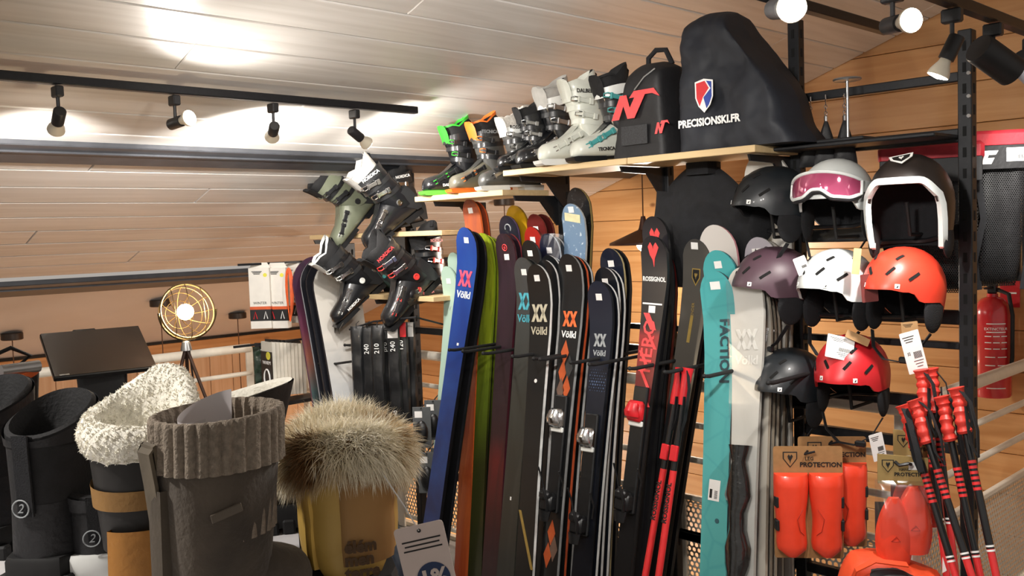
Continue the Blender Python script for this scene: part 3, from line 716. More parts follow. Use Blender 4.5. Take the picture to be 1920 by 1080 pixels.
rossi_face = zprint('ski_race', [(0, '#b31f1c'), (.23, '#c02420'), (.25, '#161617'), (.62, '#17171a'), (.78, '#7e1d22'), (.84, '#8c2328'), (.86, '#1d1c20'), (1, '#232227')], 1.5, interp='LINEAR')
ski('black and red race ski with rooster mark, rear one of two', (1243, 410), (1186, 1080), 2.86, 2.66, .122, .072, .105, th=.02, face=zprint('ski_race2', [(0, '#141415'), (.85, '#19191b'), (1, '#232227')], 1.6), side='#17181a', deco=lambda t, L, sf: flat_poly(sc(ROOSTER, .05, .045), M_REDI, t, on_ski(sf, L - .085), 'rooster_mark'), group='skis')
ski('black and red race ski with rooster mark and white lettering, front one', (1242, 447), (1170, 1080), 2.80, 2.58, .122, .072, .105, th=.02, face=rossi_face, side='#1a1a1c', deco=rossi, group='skis')
for i in range(3):
    ski(('thin black ski edge first behind the race skis', 'thin black ski edge second behind the race skis', 'thin red-footed ski edge third behind the race skis')[i], (1247 + 4 * i, 462 + 6 * i), (1196 + 12 * i, 1080), 2.87 + .04 * i, 2.66 + .05 * i, .115, .07, .1, th=.018, face=PLAIN('#17171a'), side=('#141415', '#222325', '#5a1a18')[i], group='skis')
def d(t, L, sf):
    sticker(t, sf, L - .025, -.005)
    flat_poly([[(-.018, .03), (.018, .03), (.018, -.005), (0, -.035), (-.018, -.005)]], M_GOLD, t, on_ski(sf, L - .135), 'shield_mark'); flat_poly([[(-.014, .026), (.014, .026), (.014, -.003), (0, -.028), (-.014, -.003)]], INK, t, on_ski(sf, L - .135, 0, .003), 'shield_field')
    flat_poly(sc(ROOSTER, .013), M_GOLD, t, on_ski(sf, L - .133, 0, .0036), 'rooster_mark')
    MB().box((0, 0, 0), (.013, .0008, .10)).build('gold_stripe', M_GOLD, t, False, M=on_ski(sf, L - .33)); text('SENDER', .016, M_GOLD, t, on_ski(sf, L - .26) @ RY(-90), 'lettering')
ski('slate grey ski with a small gold shield behind the red poles', (1322, 453), (1226, 1080), 2.93, 2.70, .125, .095, .112, face=zprint('ski_slate', [(0, '#121213'), (.4, '#151516'), (.58, '#1d1d1e'), (.6, '#4a4641'), (.8, '#55514b'), (.92, '#514e4a'), (.97, '#3a3838'), (1, '#2a2a2a')], 1.7), side='#17181a', deco=d, group='skis')
ski('black ski edge under the slate grey one', (1334, 458), (1240, 1080), 2.97, 2.74, .12, .09, .11, face=PLAIN('#141416'), side='#17181a', group='skis')
# -- turquoise and white skis right
ski('plain white ski with a rounded tip behind the turquoise pair', (1358, 426), (1352, 1080), 2.93, 2.76, .16, .115, .14, face=zprint('ski_white', [(0, '#c9c6bf'), (1, '#d4cfcb')], 1.8), side='#c98a92', rocker=.3, group='skis')
def faction(t, L, sf):
    sticker(t, sf, L - .05, .0, .04, .028)
    ski_text('FACTION', .052, mat('dark_teal_ink', '#1b3a44', .5), t, sf, L - .275, .022, 90, 'brand_lettering', bold=.002, wscale=1.0)
    m = MB(); m.box((0, 0, 0), (.045, .0008, .07)); o = m.build('price_label', WHITEP, t, False, M=on_ski(sf, L - .75, -.002) @ RY(4))
    m = MB()
    for i in range(7): m.box((.008, -.0008, -.026 + .004 * i), (.012, .0006, .002))
    m.box((-.012, -.0008, -.012), (.010, .0006, .030)); m.build('barcode', INK, o, False)
    m = MB(); m.lathe([(0, 0), (.008, 0), (.008, .001), (0, .001)], 14); m.build('round_dot', mat('slate_teal_ink', '#2d545c', .5), t, M=on_ski(sf, L - .85, .012) @ RX(90))
TEALS = [(0, '#4f9a99'), (.4, '#55a2a1'), (1, '#4aa3a6')]
ski('turquoise ski with sticker, taller and behind the lettered one', (1360, 473), (1364, 1080), 2.87, 2.70, .14, .105, .128, face=zprint('ski_teal2', TEALS, 1.7), side='#2c6d72', deco=d_st(.05), group='skis')
ski('turquoise ski lettered FACTION down its length', (1356, 513), (1340, 1080), 2.82, 2.60, .14, .108, .13, th=.017, face=zprint('ski_teal', TEALS, 1.6, rough=.45, coat=.15, pattern='voro', pcol='#3f8f94', pamt=.35, pscale=9), side='#1c2a33', deco=faction, group='skis')
for k_ in ('ski_teal', 'ski_teal2', 'ski_cream'):
    if k_ in MATS: MATS[k_].node_tree.nodes['Principled BSDF'].inputs['Specular IOR Level'].default_value = .2; MATS[k_].node_tree.nodes['Principled BSDF'].inputs['Coat Weight'].default_value = .0
ski('black ski standing right behind the turquoise lettered one', (1372, 560), (1372, 1080), 2.86, 2.66, .12, .1, .12, face=PLAIN('#14161a'), side='#15181c', group='skis')
def d(t, L, sf):
    sticker(t, sf, L - .05, -.01, .034)
    m = MB(); m.tube([(.01 * cos(radians(q)), 0, .01 * sin(radians(q))) for q in range(0, 360, 30)], .002, 6, True); m.build('round_mark', INK, t, M=on_ski(sf, L - .045, .03))
ski('lilac grey ski tip with sticker above the plum helmet', (1437, 449), (1432, 1080), 2.94, 2.76, .128, .09, .115, face=PLAIN('#a9a4ad'), side='#c9c6c2', deco=d, group='skis')
ski('pale grey ski beside the lilac one behind the plum helmet', (1452, 455), (1447, 1080), 2.98, 2.80, .125, .09, .115, face=PLAIN('#b0aba4'), side='#8c8579', group='skis')
def d(t, L, sf):
    volkl(t, sf, L - .24, mat('off_white_ink', '#d9d7cf', .6), .07)
    m = MB(); random.seed(5); rings = []
    for i in range(12):
        z = L - 1.20 + .055 * i; w = .034 + .012 * sin(i * 1.7) + (.008 if i in (0, 11) else 0)
        rings.append([(w * cos(a) * (1 + random.uniform(-.1, .1)), -.035 + .035 * sin(a) * (1 + random.uniform(-.15, .15)), z) for a in [2 * pi * k / 14 for k in range(14)]])
    m.loft(rings); m.build('wrapped_binding', mat('black_wrapped_plastic', '#1a1b1b', .22, var=.3, scale=40, bump=.6, bscale=60, coat=.8), t)
    st = [(z, sf(z)) for z in [.02 + (L - .06) * i / 14 for i in range(15)]]
    m = MB(); m.loft([[(-w * 1.05, y + .02, z), (w * 1.05, y + .02, z), (w * (1.04 + random.uniform(-.02, .05)), y - .006 - random.uniform(0, .006), z), (-w * 1.04, y - .004 - random.uniform(0, .008), z)] for z, (y, w, s_) in st]); m.build('wrap', CLEAR, t, False)
ski('white ski in clear wrap with a black bundled binding', (1408, 507), (1392, 1080), 2.82, 2.60, .14, .1, .125, face=zprint('ski_cream', [(0, '#b9b7af'), (.5, '#c3c1b8'), (1, '#c9c6bf')], 1.65, pattern='cloud', pcol='#d6d4cc', pamt=.5, pscale=8), side='#a7a49b', deco=d, group='skis')
for i, c in enumerate(('#9a9183', '#8a8173', '#a39a8b')):
    ski(('grey-brown ski edge first right of the clear-wrapped ski', 'grey-brown ski edge second right of the clear-wrapped ski', 'grey-brown ski edge third right of the clear-wrapped ski')[i], (1424 + 7 * i, 530 + 4 * i), (1414 + 9 * i, 1080), 2.86 + .035 * i, 2.64 + .035 * i, .125, .1, .12, face=PLAIN('#b1aba0'), side=c, group='skis')
ski('tall wide white ski behind the black helmet, reaching to the shelf', (1446, 288), (1452, 1080), 3.02, 2.90, .19, .15, .17, face=zprint('ski_tall_white', [(0, '#b9b5ad'), (1, '#cfccc6')], 2.0), side='#a7a39b', group='skis')

# ------------------------------------------------------------------ the pair of red ski poles in front of the slate ski
POLER = mat('pole_red', '#dc3032', .3, coat=.5, var=.05); POLEB = mat('pole_black', '#151517', .3, coat=.4)
def plain_pole(label, top, bot, Yt, Yb, txt):
    a, b = at_y(*top, Yt), at_y(*bot, Yb); ax = (a - b).normalized(); b = b - ax * (b.z / ax.z); L = (a - b).length
    xx = Vector((0, 1, 0)).cross(ax).normalized()
    t = thing('ski_pole', label, 'ski pole', frame(b, xx, ax.cross(xx), ax), 'red ski poles')
    MB().cyl((0, 0, .10), (0, 0, L - .36), .0125, 12).build('red_shaft', POLER, t)
    MB().cyl((0, 0, L - .36), (0, 0, L - .12), .0115, 12).build('black_shaft', POLEB, t)
    m = MB(); m.tube([(0, 0, L - .13), (0, 0, L - .10), (0, -.002, L - .06), (0, 0, L - .02), (0, 0, L)], [.018, .020, .017, .019, .021], 12); m.build('grip', RED, t)
    m = MB(); m.strap([(.01, -.012, L - .01), (.030, -.02, L - .07), (.032, -.02, L - .18), (.02, -.014, L - .22), (.016, -.02, L - .10)], .016, .002, (0, 1, 0)); m.build('strap', FABRIC, t)
    m = MB(); m.lathe([(.009, 0), (.03, .004), (.03, .008), (.009, .02)], 16); m.build('basket', POLEB, t, M=T(0, 0, .06))
    MB().tube([(0, 0, 0), (0, 0, .10)], [.003, .006], 8).build('tip', CHROME, t)
    if txt: text('ROSSIGNOL', .026, INK, t, T(0, -.0132, L * .60) @ RY(-90), 'brand_lettering', bold=.0008)
    MB().box((0, -.012, L - .30), (.03, .014, .055), .003).build('red_clip', RED, t, False)
plain_pole('red ski pole lettered on its shaft, left of the close pair', (1277, 690), (1210, 1080), 2.70, 2.55, True)
plain_pole('red ski pole lettered on its shaft, right of the close pair', (1290, 690), (1235, 1080), 2.69, 2.54, True)
# ------------------------------------------------------------------ helmets
def smooth(a, b, x):
    t = max(0, min(1, (x - a) / (b - a))); return t * t * (3 - 2 * t)
PADDING = mat('black_padding', '#0f1014', .9, var=.3, scale=60, bump=.3, bscale=300)
def helmet(label, px, py, Y, yaw, shell, tilt=0.0, roll=0.0, race=False, ears=True, vents=True, strap=True, trim=None, size=1.0, logo=True, group='ski helmets'):
    c = at_y(px, py, Y)
    t = thing('ski_helmet', label, 'helmet', Matrix.Translation(c) @ RZ(yaw) @ RX(tilt) @ RY(roll) @ S(size, size, size), group)
    rx, ry, rz = (.113, .142, .128) if not race else (.120, .142, .150)
    N, Mv = 48, 14
    def cut(f):      # lower edge height (units of rz) by azimuth from the front, degrees
        f = abs(f)
        if race:
            return .42 - .30 * smooth(30, 62, f) - .95 * smooth(55, 72, f) + .02 * smooth(110, 180, f)
        return -.02 - .06 * smooth(20, 40, f) - .24 * smooth(48, 64, f) - .42 * smooth(95, 135, f)
    def P(f, s, k=1.0):
        zc = cut(f); z = zc + (1 - zc) * s; th = math.asin(max(-1, min(1, z)))
        cr = cos(th) ** 0.92 if th > 0 else 1 - .16 * (-z) ** 1.6
        br = 1.0 + (.075 * smooth(55, 5, abs(f)) * smooth(.42, 0, s) if not race else 0)
        a = radians(f); ridge = 1 + .012 * cos(3 * a) * cr
        return (rx * sin(a) * cr * k * ridge, -ry * cos(a) * cr * k * br, rz * z * (k if z > 0 else 1) * 1.0)
    az = [-180 + 360 * i / N for i in range(N)]
    ss = [0, .04, .1, .18, .28, .38, .48, .58, .68, .78, .87, .94, .985, 1.0]
    m = MB()
    rings = [[P(f, s, .93) for f in az] for s in (0.06, 0.0)] + [[P(f, s) for f in az] for s in ss]
    m.loft(rings, False, True); sh = m.build('shell', shell, t, angle=50)
    m = MB(); m.loft([[P(f, s, .925) for f in az] for s in ss], False, True); m.build('liner', PADDING, t)
    if race and trim:
        fs = [-74 + 148 * i / 40 for i in range(41)]
        pts = [Vector(P(f, 0.02, 1.0)) for f in fs]
        m = MB(); rings = []
        for f in fs:
            a, b = Vector(P(f, -.0, .965)), Vector(P(f, .0, 1.012)); n = Vector((a.x, a.y, 0)).normalized()
            up = Vector((0, 0, 1)); d = Vector(P(f + .8, 0)) - Vector(P(f - .8, 0)); w = n.cross(d).normalized(); w = w if abs(f) < 50 and w.z > 0 or True else -w
            if w.z < 0 and abs(f) < 40: w = -w
            if abs(f) >= 40 and (w.x * f) < 0: w = -w
            q = Vector(P(f, 0)); rings.append([q - n * .012 - w * .003, q + n * .004 - w * .003, q + n * .005 + w * .016, q - n * .012 + w * .016])
        m.loft(rings); m.build('opening_trim', trim, t)
    if ears:
        for s in (-1, 1):
            m = MB(); m.M = T(s * rx * .86, -.004, -rz * (.62 if not race else .75)) @ RX(-8)
            m.ell((0, .006, .012), (.012, .050, .066 if not race else .055), 16, 10); m.build('ear_pad', PADDING, t)
        m = MB(); m.tube([(rx * .8 * sin(radians(f)), -ry * .80 * cos(radians(f)), -rz * (.62 + .1 * smooth(120, 180, abs(f)))) for f in [100 + 160 * i / 12 for i in range(13)]], .008, 6); m.build('fit_cradle', BLACK, t)
    if strap:
        m = MB(); L_, R_ = (-rx * .86, -.01, -rz * 1.05), (rx * .86, -.01, -rz * 1.05)
        pts = [L_, (-rx * .7, -.03, -rz * 1.45), (-rx * .3, -.045, -rz * 1.72), (rx * .15, -.045, -rz * 1.75), (rx * .6, -.035, -rz * 1.5), R_]
        m.strap(pts, .014, .003, (0, 1, 0)); m.build('chin_strap', FABRIC, t)
        m = MB(); m.box((rx * .32, -.046, -rz * 1.70), (.034, .016, .020), .004); m.build('buckle', BLACK, t, False)
    if vents:
        for f, s, ln in ((18, .42, .034), (-18, .42, .034), (52, .36, .042), (-52, .36, .042), (30, .74, .03), (-30, .74, .03)):
            q = Vector(P(f, s, 1.0)); dq = (Vector(P(f, s + .02)) - q).normalized(); dh = (Vector(P(f + 2, s)) - q).normalized(); n = dh.cross(dq); n = n if n.dot(q) > 0 else -n
            u = (dq * .75 + dh * (.65 if f > 0 else -.65)).normalized(); w = n.cross(u)
            m = MB(); m.M = frame(q + n * .0006, u, w, n); m.prism([(-ln / 2, 0), (-ln / 4, .0016), (ln / 4, .0016), (ln / 2, 0), (ln / 4, -.0016), (-ln / 4, -.0016)], -.0045, .0045); m.build('vent', SLOTD, t, False)
    if logo:
        for f, s in ((-24, .10), (30, .10)):
            q = Vector(P(f, s, 1.0)); dq = (Vector(P(f, s + .02)) - q).normalized(); dh = (Vector(P(f + 2, s)) - q).normalized(); n = dh.cross(dq); n = n if n.dot(q) > 0 else -n
            xx = dq.cross(n)
            b = MB().box((0, 0, 0), (.014, .0015, .014), .0004).build('logo_sticker', WHITEP, t, False, M=frame(q + n * .001, xx, -n, dq))
            MB().prism([(-.003, -.004), (.004, .004), (.0, .001), (.002, -.004)], -.0012, -.0008).build('logo_mark', INK, b, False)
    return t, P
HB = mat('matt_black_shell', '#1c2024', .42, var=.08, coat=.1); HBW = mat('dark_brown_black_shell', '#2c2624', .4, var=.06)
HW = mat('matt_white_shell', '#d3d8d7', .35, var=.02); HP = mat('matt_plum_shell', '#4d3842', .45, var=.05)
HO = mat('matt_orange_red_shell', '#e4402c', .38, var=.04); HR = mat('matt_red_shell', '#c5242b', .38, var=.05)
YH = 2.86
helmet('matt black ski helmet facing left, top left of the helmet wall', 1452, 382, YH, -30, HB)
tg, PG = helmet('white ski helmet with pink-lensed goggles across its front', 1568, 372, YH, 6, HW, logo=False, vents=False)
helmet('black race helmet with white trim round its open face', 1706, 385, YH - .02, 8, HBW, race=True, trim=HW, vents=False, logo=False, strap=False, size=1.03)
helmet('plum ski helmet with a pointed brim, left of the white one', 1453, 532, YH, -30, HP)
helmet('white ski helmet without goggles between plum and orange ones', 1570, 540, YH, -12, HW, tilt=-4)
helmet('orange-red ski helmet in the right column under the race helmet', 1694, 540, YH, -8, HO, tilt=-3)
helmet('matt black ski helmet at the bottom left of the helmet wall', 1481, 722, YH, -8, HB)
helmet('deep red ski helmet with a white price card on its crown', 1597, 700, YH, 6, HR, tilt=4)
# race helmet badge
M = Matrix.Translation(at_y(1690, 297, YH - .12)) @ RZ(8) @ RX(-48) @ RY(-14)
b = MB().prism([(-.034, .016), (.034, .016), (.030, 0), (0, -.024), (-.030, 0)], -.001, .001)
bd = tag(b.build('helmet_badge', WINK, None, False, M=M), 'white shield badge on the brow of the race helmet', 'badge')
MB().prism([(-.026, .011), (.026, .011), (.022, -.001), (0, -.016), (-.022, -.001)], -.0018, -.001).build('badge_field', INK, bd, False)
flat_poly(sc(ROOSTER, .008, .014), WINK, bd, T(0, -.002, 0), 'rooster_mark')
# goggles
def goggles():
    t = thing('ski_goggles', 'white-framed ski goggles with a pink lens on the white helmet', 'goggles', tg.matrix_world.copy())
    t.matrix_world = Matrix.Translation(at_y(1568, 372, YH)) @ RZ(6) @ T(0, -.016, .012) @ RX(-10)
    R0x, R0y = .122, .148
    def top(f): return .044 * cos(radians(f) * 1.15) ** .5 if abs(f) < 75 else .0
    def bot(f):
        f = abs(f); return -.012 + .0 - .022 * smooth(4, 24, f) + .018 * smooth(42, 66, f)
    def Q(f, z, k=1.0): a = radians(f); return (R0x * sin(a) * k, -R0y * cos(a) * k + .02 * (z / .05) ** 2 * .2, z)
    fs = [-62 + 124 * i / 36 for i in range(37)]
    m = MB(); rings = [[Q(f, bot(f) + (top(f) - bot(f)) * j / 8, 1.03 + .01 * sin(pi * j / 8)) for j in range(9)] for f in fs]
    m.loft(rings, False, False, False)
    lens = NT('pink_mirror_lens'); lens.b.inputs['Base Color'].default_value = srgb('#a8486a'); lens.b.inputs['Roughness'].default_value = .08; lens.b.inputs['Metallic'].default_value = .35; lens.b.inputs['Coat Weight'].default_value = 1
    m.build('lens', lens.m, t)
    outl = [Q(f, top(f), 1.03) for f in fs] + [Q(f, bot(f), 1.03) for f in fs[::-1]]
    m = MB(); m.tube(outl, .0058, 8, True); m.build('frame', HW, t)
    m = MB(); m.tube([Q(f, bot(f) - .004, .985) for f in fs], .009, 8); m.tube([Q(f, top(f), .97) for f in fs], .006, 8); m.build('foam', FABRIC, t)
    for s in (-1, 1):
        m = MB(); m.strap([Q(s * f, .008 + .00025 * (f - 60), .99) for f in range(60, 150, 10)], .036, .003, (0, 0, 1)); m.build('strap', HW if s > 0 else FABRIC, t)
goggles()
# pegs that carry the helmets
for px, py in ((1452, 445), (1568, 445), (1706, 440), (1453, 600), (1570, 600), (1694, 600), (1481, 790), (1597, 765)):
    q = at_y(px, py, YH + .02)
    MB().tube([(q.x, YR - .01, q.z), (q.x, YH + .02, q.z), (q.x, YH, q.z + .1)], .006, 8).build('helmet_peg', RUBBER, rack)
# hanging tags
def hangtag(label, px, py, Y, w, h, rot, m=WHITEP, yaw=46, lines=True, tilt=0, name='price_tag', txt=None):
    t = MB().prism(rrect(w, h, .003), -.0006, .0006).build(name, m, None, False, M=Matrix.Translation(at_y(px, py, Y)) @ RZ(yaw) @ RX(tilt) @ RY(rot))
    tag(t, label, 'tag', 'shop tags')
    if lines:
        b = MB()
        for i in range(3): b.box((-w * .1, -.001, h * (.38 - .06 * i)), (w * (.6 - .12 * i), .0006, h * .016))
        for i in range(12): b.box((w * (-.02 + .035 * i), -.001, -h * .08), (w * .018, .0006, h * .16))
        for i in range(3): b.box((w * .15, -.001, h * (-.22 - .07 * i)), (w * (.5 - .1 * i), .0006, h * .014))
        b.build('print', INK, t, False)['kind'] = 'stuff'
    if txt: text(txt, w * .2, INK, t, T(-w * .25, -.001, -h * .02) @ RY(-90), 'number')
    return t
hangtag('white price card lying on the deep red helmet', 1575, 652, 2.745, .085, .075, 15, tilt=-20)
hangtag('narrow brown card tag tied behind the white price card', 1608, 634, 2.78, .075, .026, 28, mat('kraft_card', '#a9845a', .7), tilt=-20, lines=False)
hangtag('white price card hanging under the orange helmet', 1713, 660, 2.75, .058, .125, -14, txt='25')
hangtag('small brown and white card above the hanging price card', 1706, 622, 2.77, .05, .06, -4, mat('kraft_card', '#a9845a', .7), lines=True)
hangtag('small white folded tag between the plum and white helmets', 1503, 498, 2.74, .04, .058, -20)
hangtag('beige string tag hung beside the white helmet', 1606, 490, 2.74, .024, .08, 6, mat('beige_card', '#b9a878', .7), lines=False)
hangtag('dark red and cream card clipped to the back of the white helmet', 1630, 540, 2.74, .05, .085, -4, mat('dark_red_card', '#6a2f2c', .5), lines=False)
hangtag('white folded card edge beside the lower black helmet', 1437, 640, 2.80, .03, .09, 18)
# ------------------------------------------------------------------ ski boots
def interp(tab, x):
    for a, b in zip(tab, tab[1:]):
        if x <= b[0]:
            k = (x - a[0]) / (b[0] - a[0]); k = max(0, k); return [p + (q - p) * k for p, q in zip(a[1:], b[1:])]
    return list(tab[-1][1:])
def ski_boot(label, M, shell, cuff, liner, buckle=ALU, sole=BLACK, strap=None, accent=None, fluffy=False, txt=None, tm=WINK, plates=None, logo=None, group='ski boots', open_=0.0):
    """local: heel at -x, toe at +x, sole on z = 0, buckles on +y"""
    t = thing('ski_boot', label, 'ski boot', M, group)
    plates = plates or buckle
    # soles
    m = MB(); m.prism([(.185, .006), (.19, .018), (.17, .022), (.05, .024), (.045, .004), (.10, 0), (.175, 0)], -.033, .033)
    m.prism([(-.125, .004), (-.118, 0), (-.03, 0), (-.022, .024), (-.125, .024)], -.031, .031); m.prism([(-.03, .016), (.055, .016), (.055, .026), (-.03, .026)], -.028, .028)
    m.build('sole', sole, t, False)
    # lower shell: sections along x  (x, half width, z bottom, height)
    tab = [(-.126, .010, .03, .05), (-.122, .030, .02, .085), (-.105, .040, .018, .115), (-.07, .043, .018, .135), (-.02, .044, .018, .142), (.02, .046, .018, .125), (.06, .050, .018, .100), (.10, .051, .018, .080), (.135, .049, .018, .070), (.160, .042, .019, .060), (.174, .030, .021, .046), (.180, .010, .024, .026)]
    rings = []
    for i in range(31):
        x = -.126 + .306 * i / 30; w, zb, h = interp(tab, x); r = []
        for k in range(20):
            a = 2 * pi * k / 20; p = 2.8
            yy = w * math.copysign(abs(cos(a)) ** (2 / p), cos(a)); zz = math.copysign(abs(sin(a)) ** (2 / p), sin(a))
            nar = 1 - .28 * max(0, zz) * (1 if x < .1 else .7)
            r.append((x, yy * nar, zb + h / 2 + zz * h / 2))
        rings.append(r)
    m = MB(); m.loft(rings); m.build('shell', shell, t, angle=60)
    # overlap flap along the instep
    m = MB(); m.strap([(.12, 0, .078), (.09, -.004, .095), (.055, -.006, .118), (.02, -.006, .150), (.0, -.004, .168)], .052, .004, (0, 1, 0)); m.build('instep_flap', cuff, t)
    # cuff
    lean = .26
    def axis(z): return -.055 + (z - .10) * lean
    def cring(z, k=1.0, n=28):
        u = (z - .085) / .20; rx = (.062 + .010 * u) * k; ry = (.047 + .006 * u) * k
        o = []
        for q in range(n):
            a = 2 * pi * q / n; ca = cos(a); sa = sin(a)
            dz = (.028 * (1 - u) * max(0, ca) - .012 * (1 - u)) + (-.022 * u * max(0, ca) + .012 * u * max(0, -ca))
            o.append((axis(z) + rx * math.copysign(abs(ca) ** .85, ca), ry * math.copysign(abs(sa) ** .85, sa), z + dz))
        return o
    m = MB(); m.loft([cring(.085 + .20 * i / 10, 1.0 + .025 * (i % 3 == 2)) for i in range(11)] + [cring(.285, .90), cring(.20, .86)], False, False); m.build('cuff', cuff, t, angle=60)
    # liner with an opening and a tongue
    m = MB(); zs = [.20, .26, .29, .315, .325]
    def lring(z, k, n=28):
        o = cring(min(z, .285), k, n); dz = z - min(z, .285); r = []
        for q, (x, y, zz) in enumerate(o):
            ca = cos(2 * pi * q / n); r.append((x + lean * dz - .004 * (-ca) * dz / .04, y, zz + dz * (1 + .55 * max(0, -ca) - .75 * max(0, .4 - abs(ca)) )))
        return r
    if fluffy:
        random.seed(4)
        rr = [[(x * (1 + random.uniform(-.03, .03)) , y * (1 + random.uniform(-.1, .12)), z + random.uniform(-.004, .006)) for x, y, z in lring(zz, kk)] for zz, kk in ((.22, .86), (.28, .94), (.31, 1.04), (.335, .98), (.335, .66), (.28, .55))]
    else: rr = [lring(z, k) for z, k in ((.20, .84), (.27, .86), (.30, .87), (.325, .86), (.328, .80), (.32, .72), (.24, .60), (.16, .55))]
    m.loft(rr, False, True); m.build('liner', liner, t, angle=60)
    if accent and not fluffy:
        m = MB(); m.loft([lring(z, k) for z, k in ((.327, .875), (.336, .84), (.330, .775), (.30, .72))], False, False); m.build('inner_lining', accent, t, angle=60)
    m = MB(); q0 = axis(.30)
    m.loft([[(q0 + .062 + lean * dz + c * .010 + b, yy * w, .265 + dz) for c, yy in ((0, -1), (1, -.5), (1, .5), (0, 1), (-.6, .5), (-.6, -.5))] for dz, w, b in ((-.03, .038, 0), (.0, .042, 0), (.025, .044, .002), (.045, .038, .006), (.054, .02, .008))]); m.build('tongue', accent or liner, t)
    # power strap
    if strap:
        m = MB(); n = 28; zc = .288
        a0 = cring(.275, 1.05, n); m.loft([[(x, y, z + d_) for x, y, z in cring(.27, k_, n)] for d_, k_ in ((-.018, 1.02), (-.018, 1.06), (.018, 1.07), (.018, 1.03))], False, False, True, True); m.build('power_strap', strap, t)
    if txt: text(txt, .020, tm, t, T(axis(.27) + .01, .0605, .272) @ RZ(180), 'lettering', bold=.0005, fn=None)
    # buckles: lever, wire, catch
    spots = [(.105, .074, 24), (.050, .104, 34), (axis(.18) + .028, .182, 4), (axis(.235) + .03, .236, 2)]
    for i, (x, z, tilt) in enumerate(spots):
        yy = .050 if i < 2 else .056
        if i == 0: yy = .044
        Mb = T(x, yy, z) @ RY(-8 if i > 1 else 28) @ (S(1, -1, 1) if i > 1 else S(.8, -1, 1))
        m = MB(); m.M = Mb; m.box((.0, -.005, 0), (.060, .008, .017), .002); m.box((-.024, -.008, 0), (.018, .010, .023), .002); m.box((.028, -.004, 0), (.010, .010, .024), .002); b = m.build('buckle', buckle, t, False)
        m = MB(); m.M = Mb; m.tube([(.022, -.006, .007), (.046, -.004, .008), (.052, .012, .006), (.052, .012, -.006), (.046, -.004, -.008), (.022, -.006, -.007)], .0024, 6, True); m.build('wire_bail', plates, b)
    for zc_ in (.165, .222):
        m = MB(); m.loft([[(x, y, z + d_) for x, y, z in cring(zc_, k_)] for d_, k_ in ((-.010, 1.015), (-.010, 1.05), (.010, 1.055), (.010, 1.015))], False, False, True, True); m.build('cuff_band', cuff if shell is SWHT else SMK, t)
    m = MB(); m.prism([(-.127, .03), (-.10, .03), (-.055, .08), (-.07, .13), (-.115, .15), (-.128, .10)], .0, .044); m.build('heel_guard', cuff if cuff is not shell else (SMK if shell is not SWHT else SWHT), t, False)
    # pivot
    m = MB(); m.M = T(-.045, .047, .105) @ RX(-90); m.lathe([(0, 0), (.014, 0), (.014, .004), (.009, .005), (.009, .003), (0, .003)], 18); m.build('pivot', plates, t)
    # spoiler and pull loop at the back
    m = MB(); m.strap([(axis(.30) - .062, .0, .30), (axis(.30) - .070, 0, .345), (axis(.30) - .052, 0, .362), (axis(.30) - .045, 0, .335)], .018, .003, (0, 1, 0)); m.build('pull_loop', FABRIC, t)
    if logo: text(logo, .017, tm, t, T(.06, .0515, .047) @ RZ(180) @ RY(-4), 'brand_lettering', bold=.0006)
    return t
LBLK = mat('black_liner', '#141416', .8, var=.25, scale=60, bump=.25, bscale=300); LGRY = mat('grey_quilted_liner', '#a9a7a2', .8, var=.12, scale=30, bump=.3, bscale=200)
SBLK = mat('gloss_black_shell', '#17181b', .28, var=.08, coat=.4); SOLV = mat('olive_grey_shell', '#6a675a', .35, coat=.2, var=.05); SGRY = mat('dark_grey_shell', '#4c4c4a', .4, var=.05, coat=.2)
SWHT = mat('ivory_shell', '#d3d6cc', .3, coat=.35, var=.03); SGRN = mat('sage_green_shell', '#6e7361', .35, coat=.2, var=.05); SMK = mat('smoke_black_shell', '#242527', .35, coat=.3)
GREEN = mat('neon_green_plastic', '#3fbf3a', .4); ORG = mat('bright_orange_plastic', '#ef7a2a', .45); LIME = mat('lime_sole', '#5fcf3f', .5); TEALP = mat('teal_plastic', '#4fa0a0', .4); CREAM = mat('cream_fleece', '#cfcac2', .95, var=.12, scale=120, bump=.8, bscale=260)
REDB = mat('red_buckle', '#d13a36', .35)
def boot_at(px, py, Y, yaw, size=1.0, tip=0.0, side=0.0, anchor=(0.03, 0, 0)):
    """px,py = where the sole's middle meets its support; yaw = heading of the toe, 0 = +x"""
    return Matrix.Translation(at_y(px, py, Y)) @ RZ(yaw) @ RY(tip) @ RX(side) @ S(size, size, size) @ T(-anchor[0], -anchor[1], -anchor[2])
def boot_on(px, Y, Z, yaw, size=1.0):
    p = at_y(px, 400, Y); return T(p.x, p.y, Z) @ RZ(yaw) @ S(size, size, size) @ T(-.03, 0, 0)
ZA, ZB = ZS1 + .001, ZS2 + .001
ski_boot('black ski boot with neon green tongue and soles on the left oak shelf', boot_on(850, 2.855, ZA, -106), SBLK, SBLK, LBLK, SMK, LIME, SMK, GREEN, plates=GREEN, logo='DALBELLO')
ski_boot('olive ski boot with an orange-lined black cuff, beside the green one', boot_on(901, 2.865, ZA, -104), SOLV, SGRY, LBLK, SMK, ORG, SMK, ORG, txt='TECNICA', tm=M_GREYI, plates=ORG)
ski_boot('grey ski boot with white fleece liner and white strap, right end of the lower shelf', boot_on(958, 2.87, ZA, -106), SGRY, SGRY, CREAM, ALU, WHITEPL, WHITEPL, None, True, txt='ROSSIGNOL', tm=INK, plates=SMK)
ski_boot('low black ski boot with silver buckles behind the grey fleece one', boot_on(988, 2.89, ZB, -112, .86), SBLK, SBLK, LBLK, ALU, BLACK, None)
ski_boot('black ski boot with white strap and silver buckles behind the ivory one', boot_on(1032, 2.94, ZB, -100, 1.1), SBLK, SBLK, LGRY, ALU, BLACK, WHITEPL, LGRY, txt='N', tm=INK)
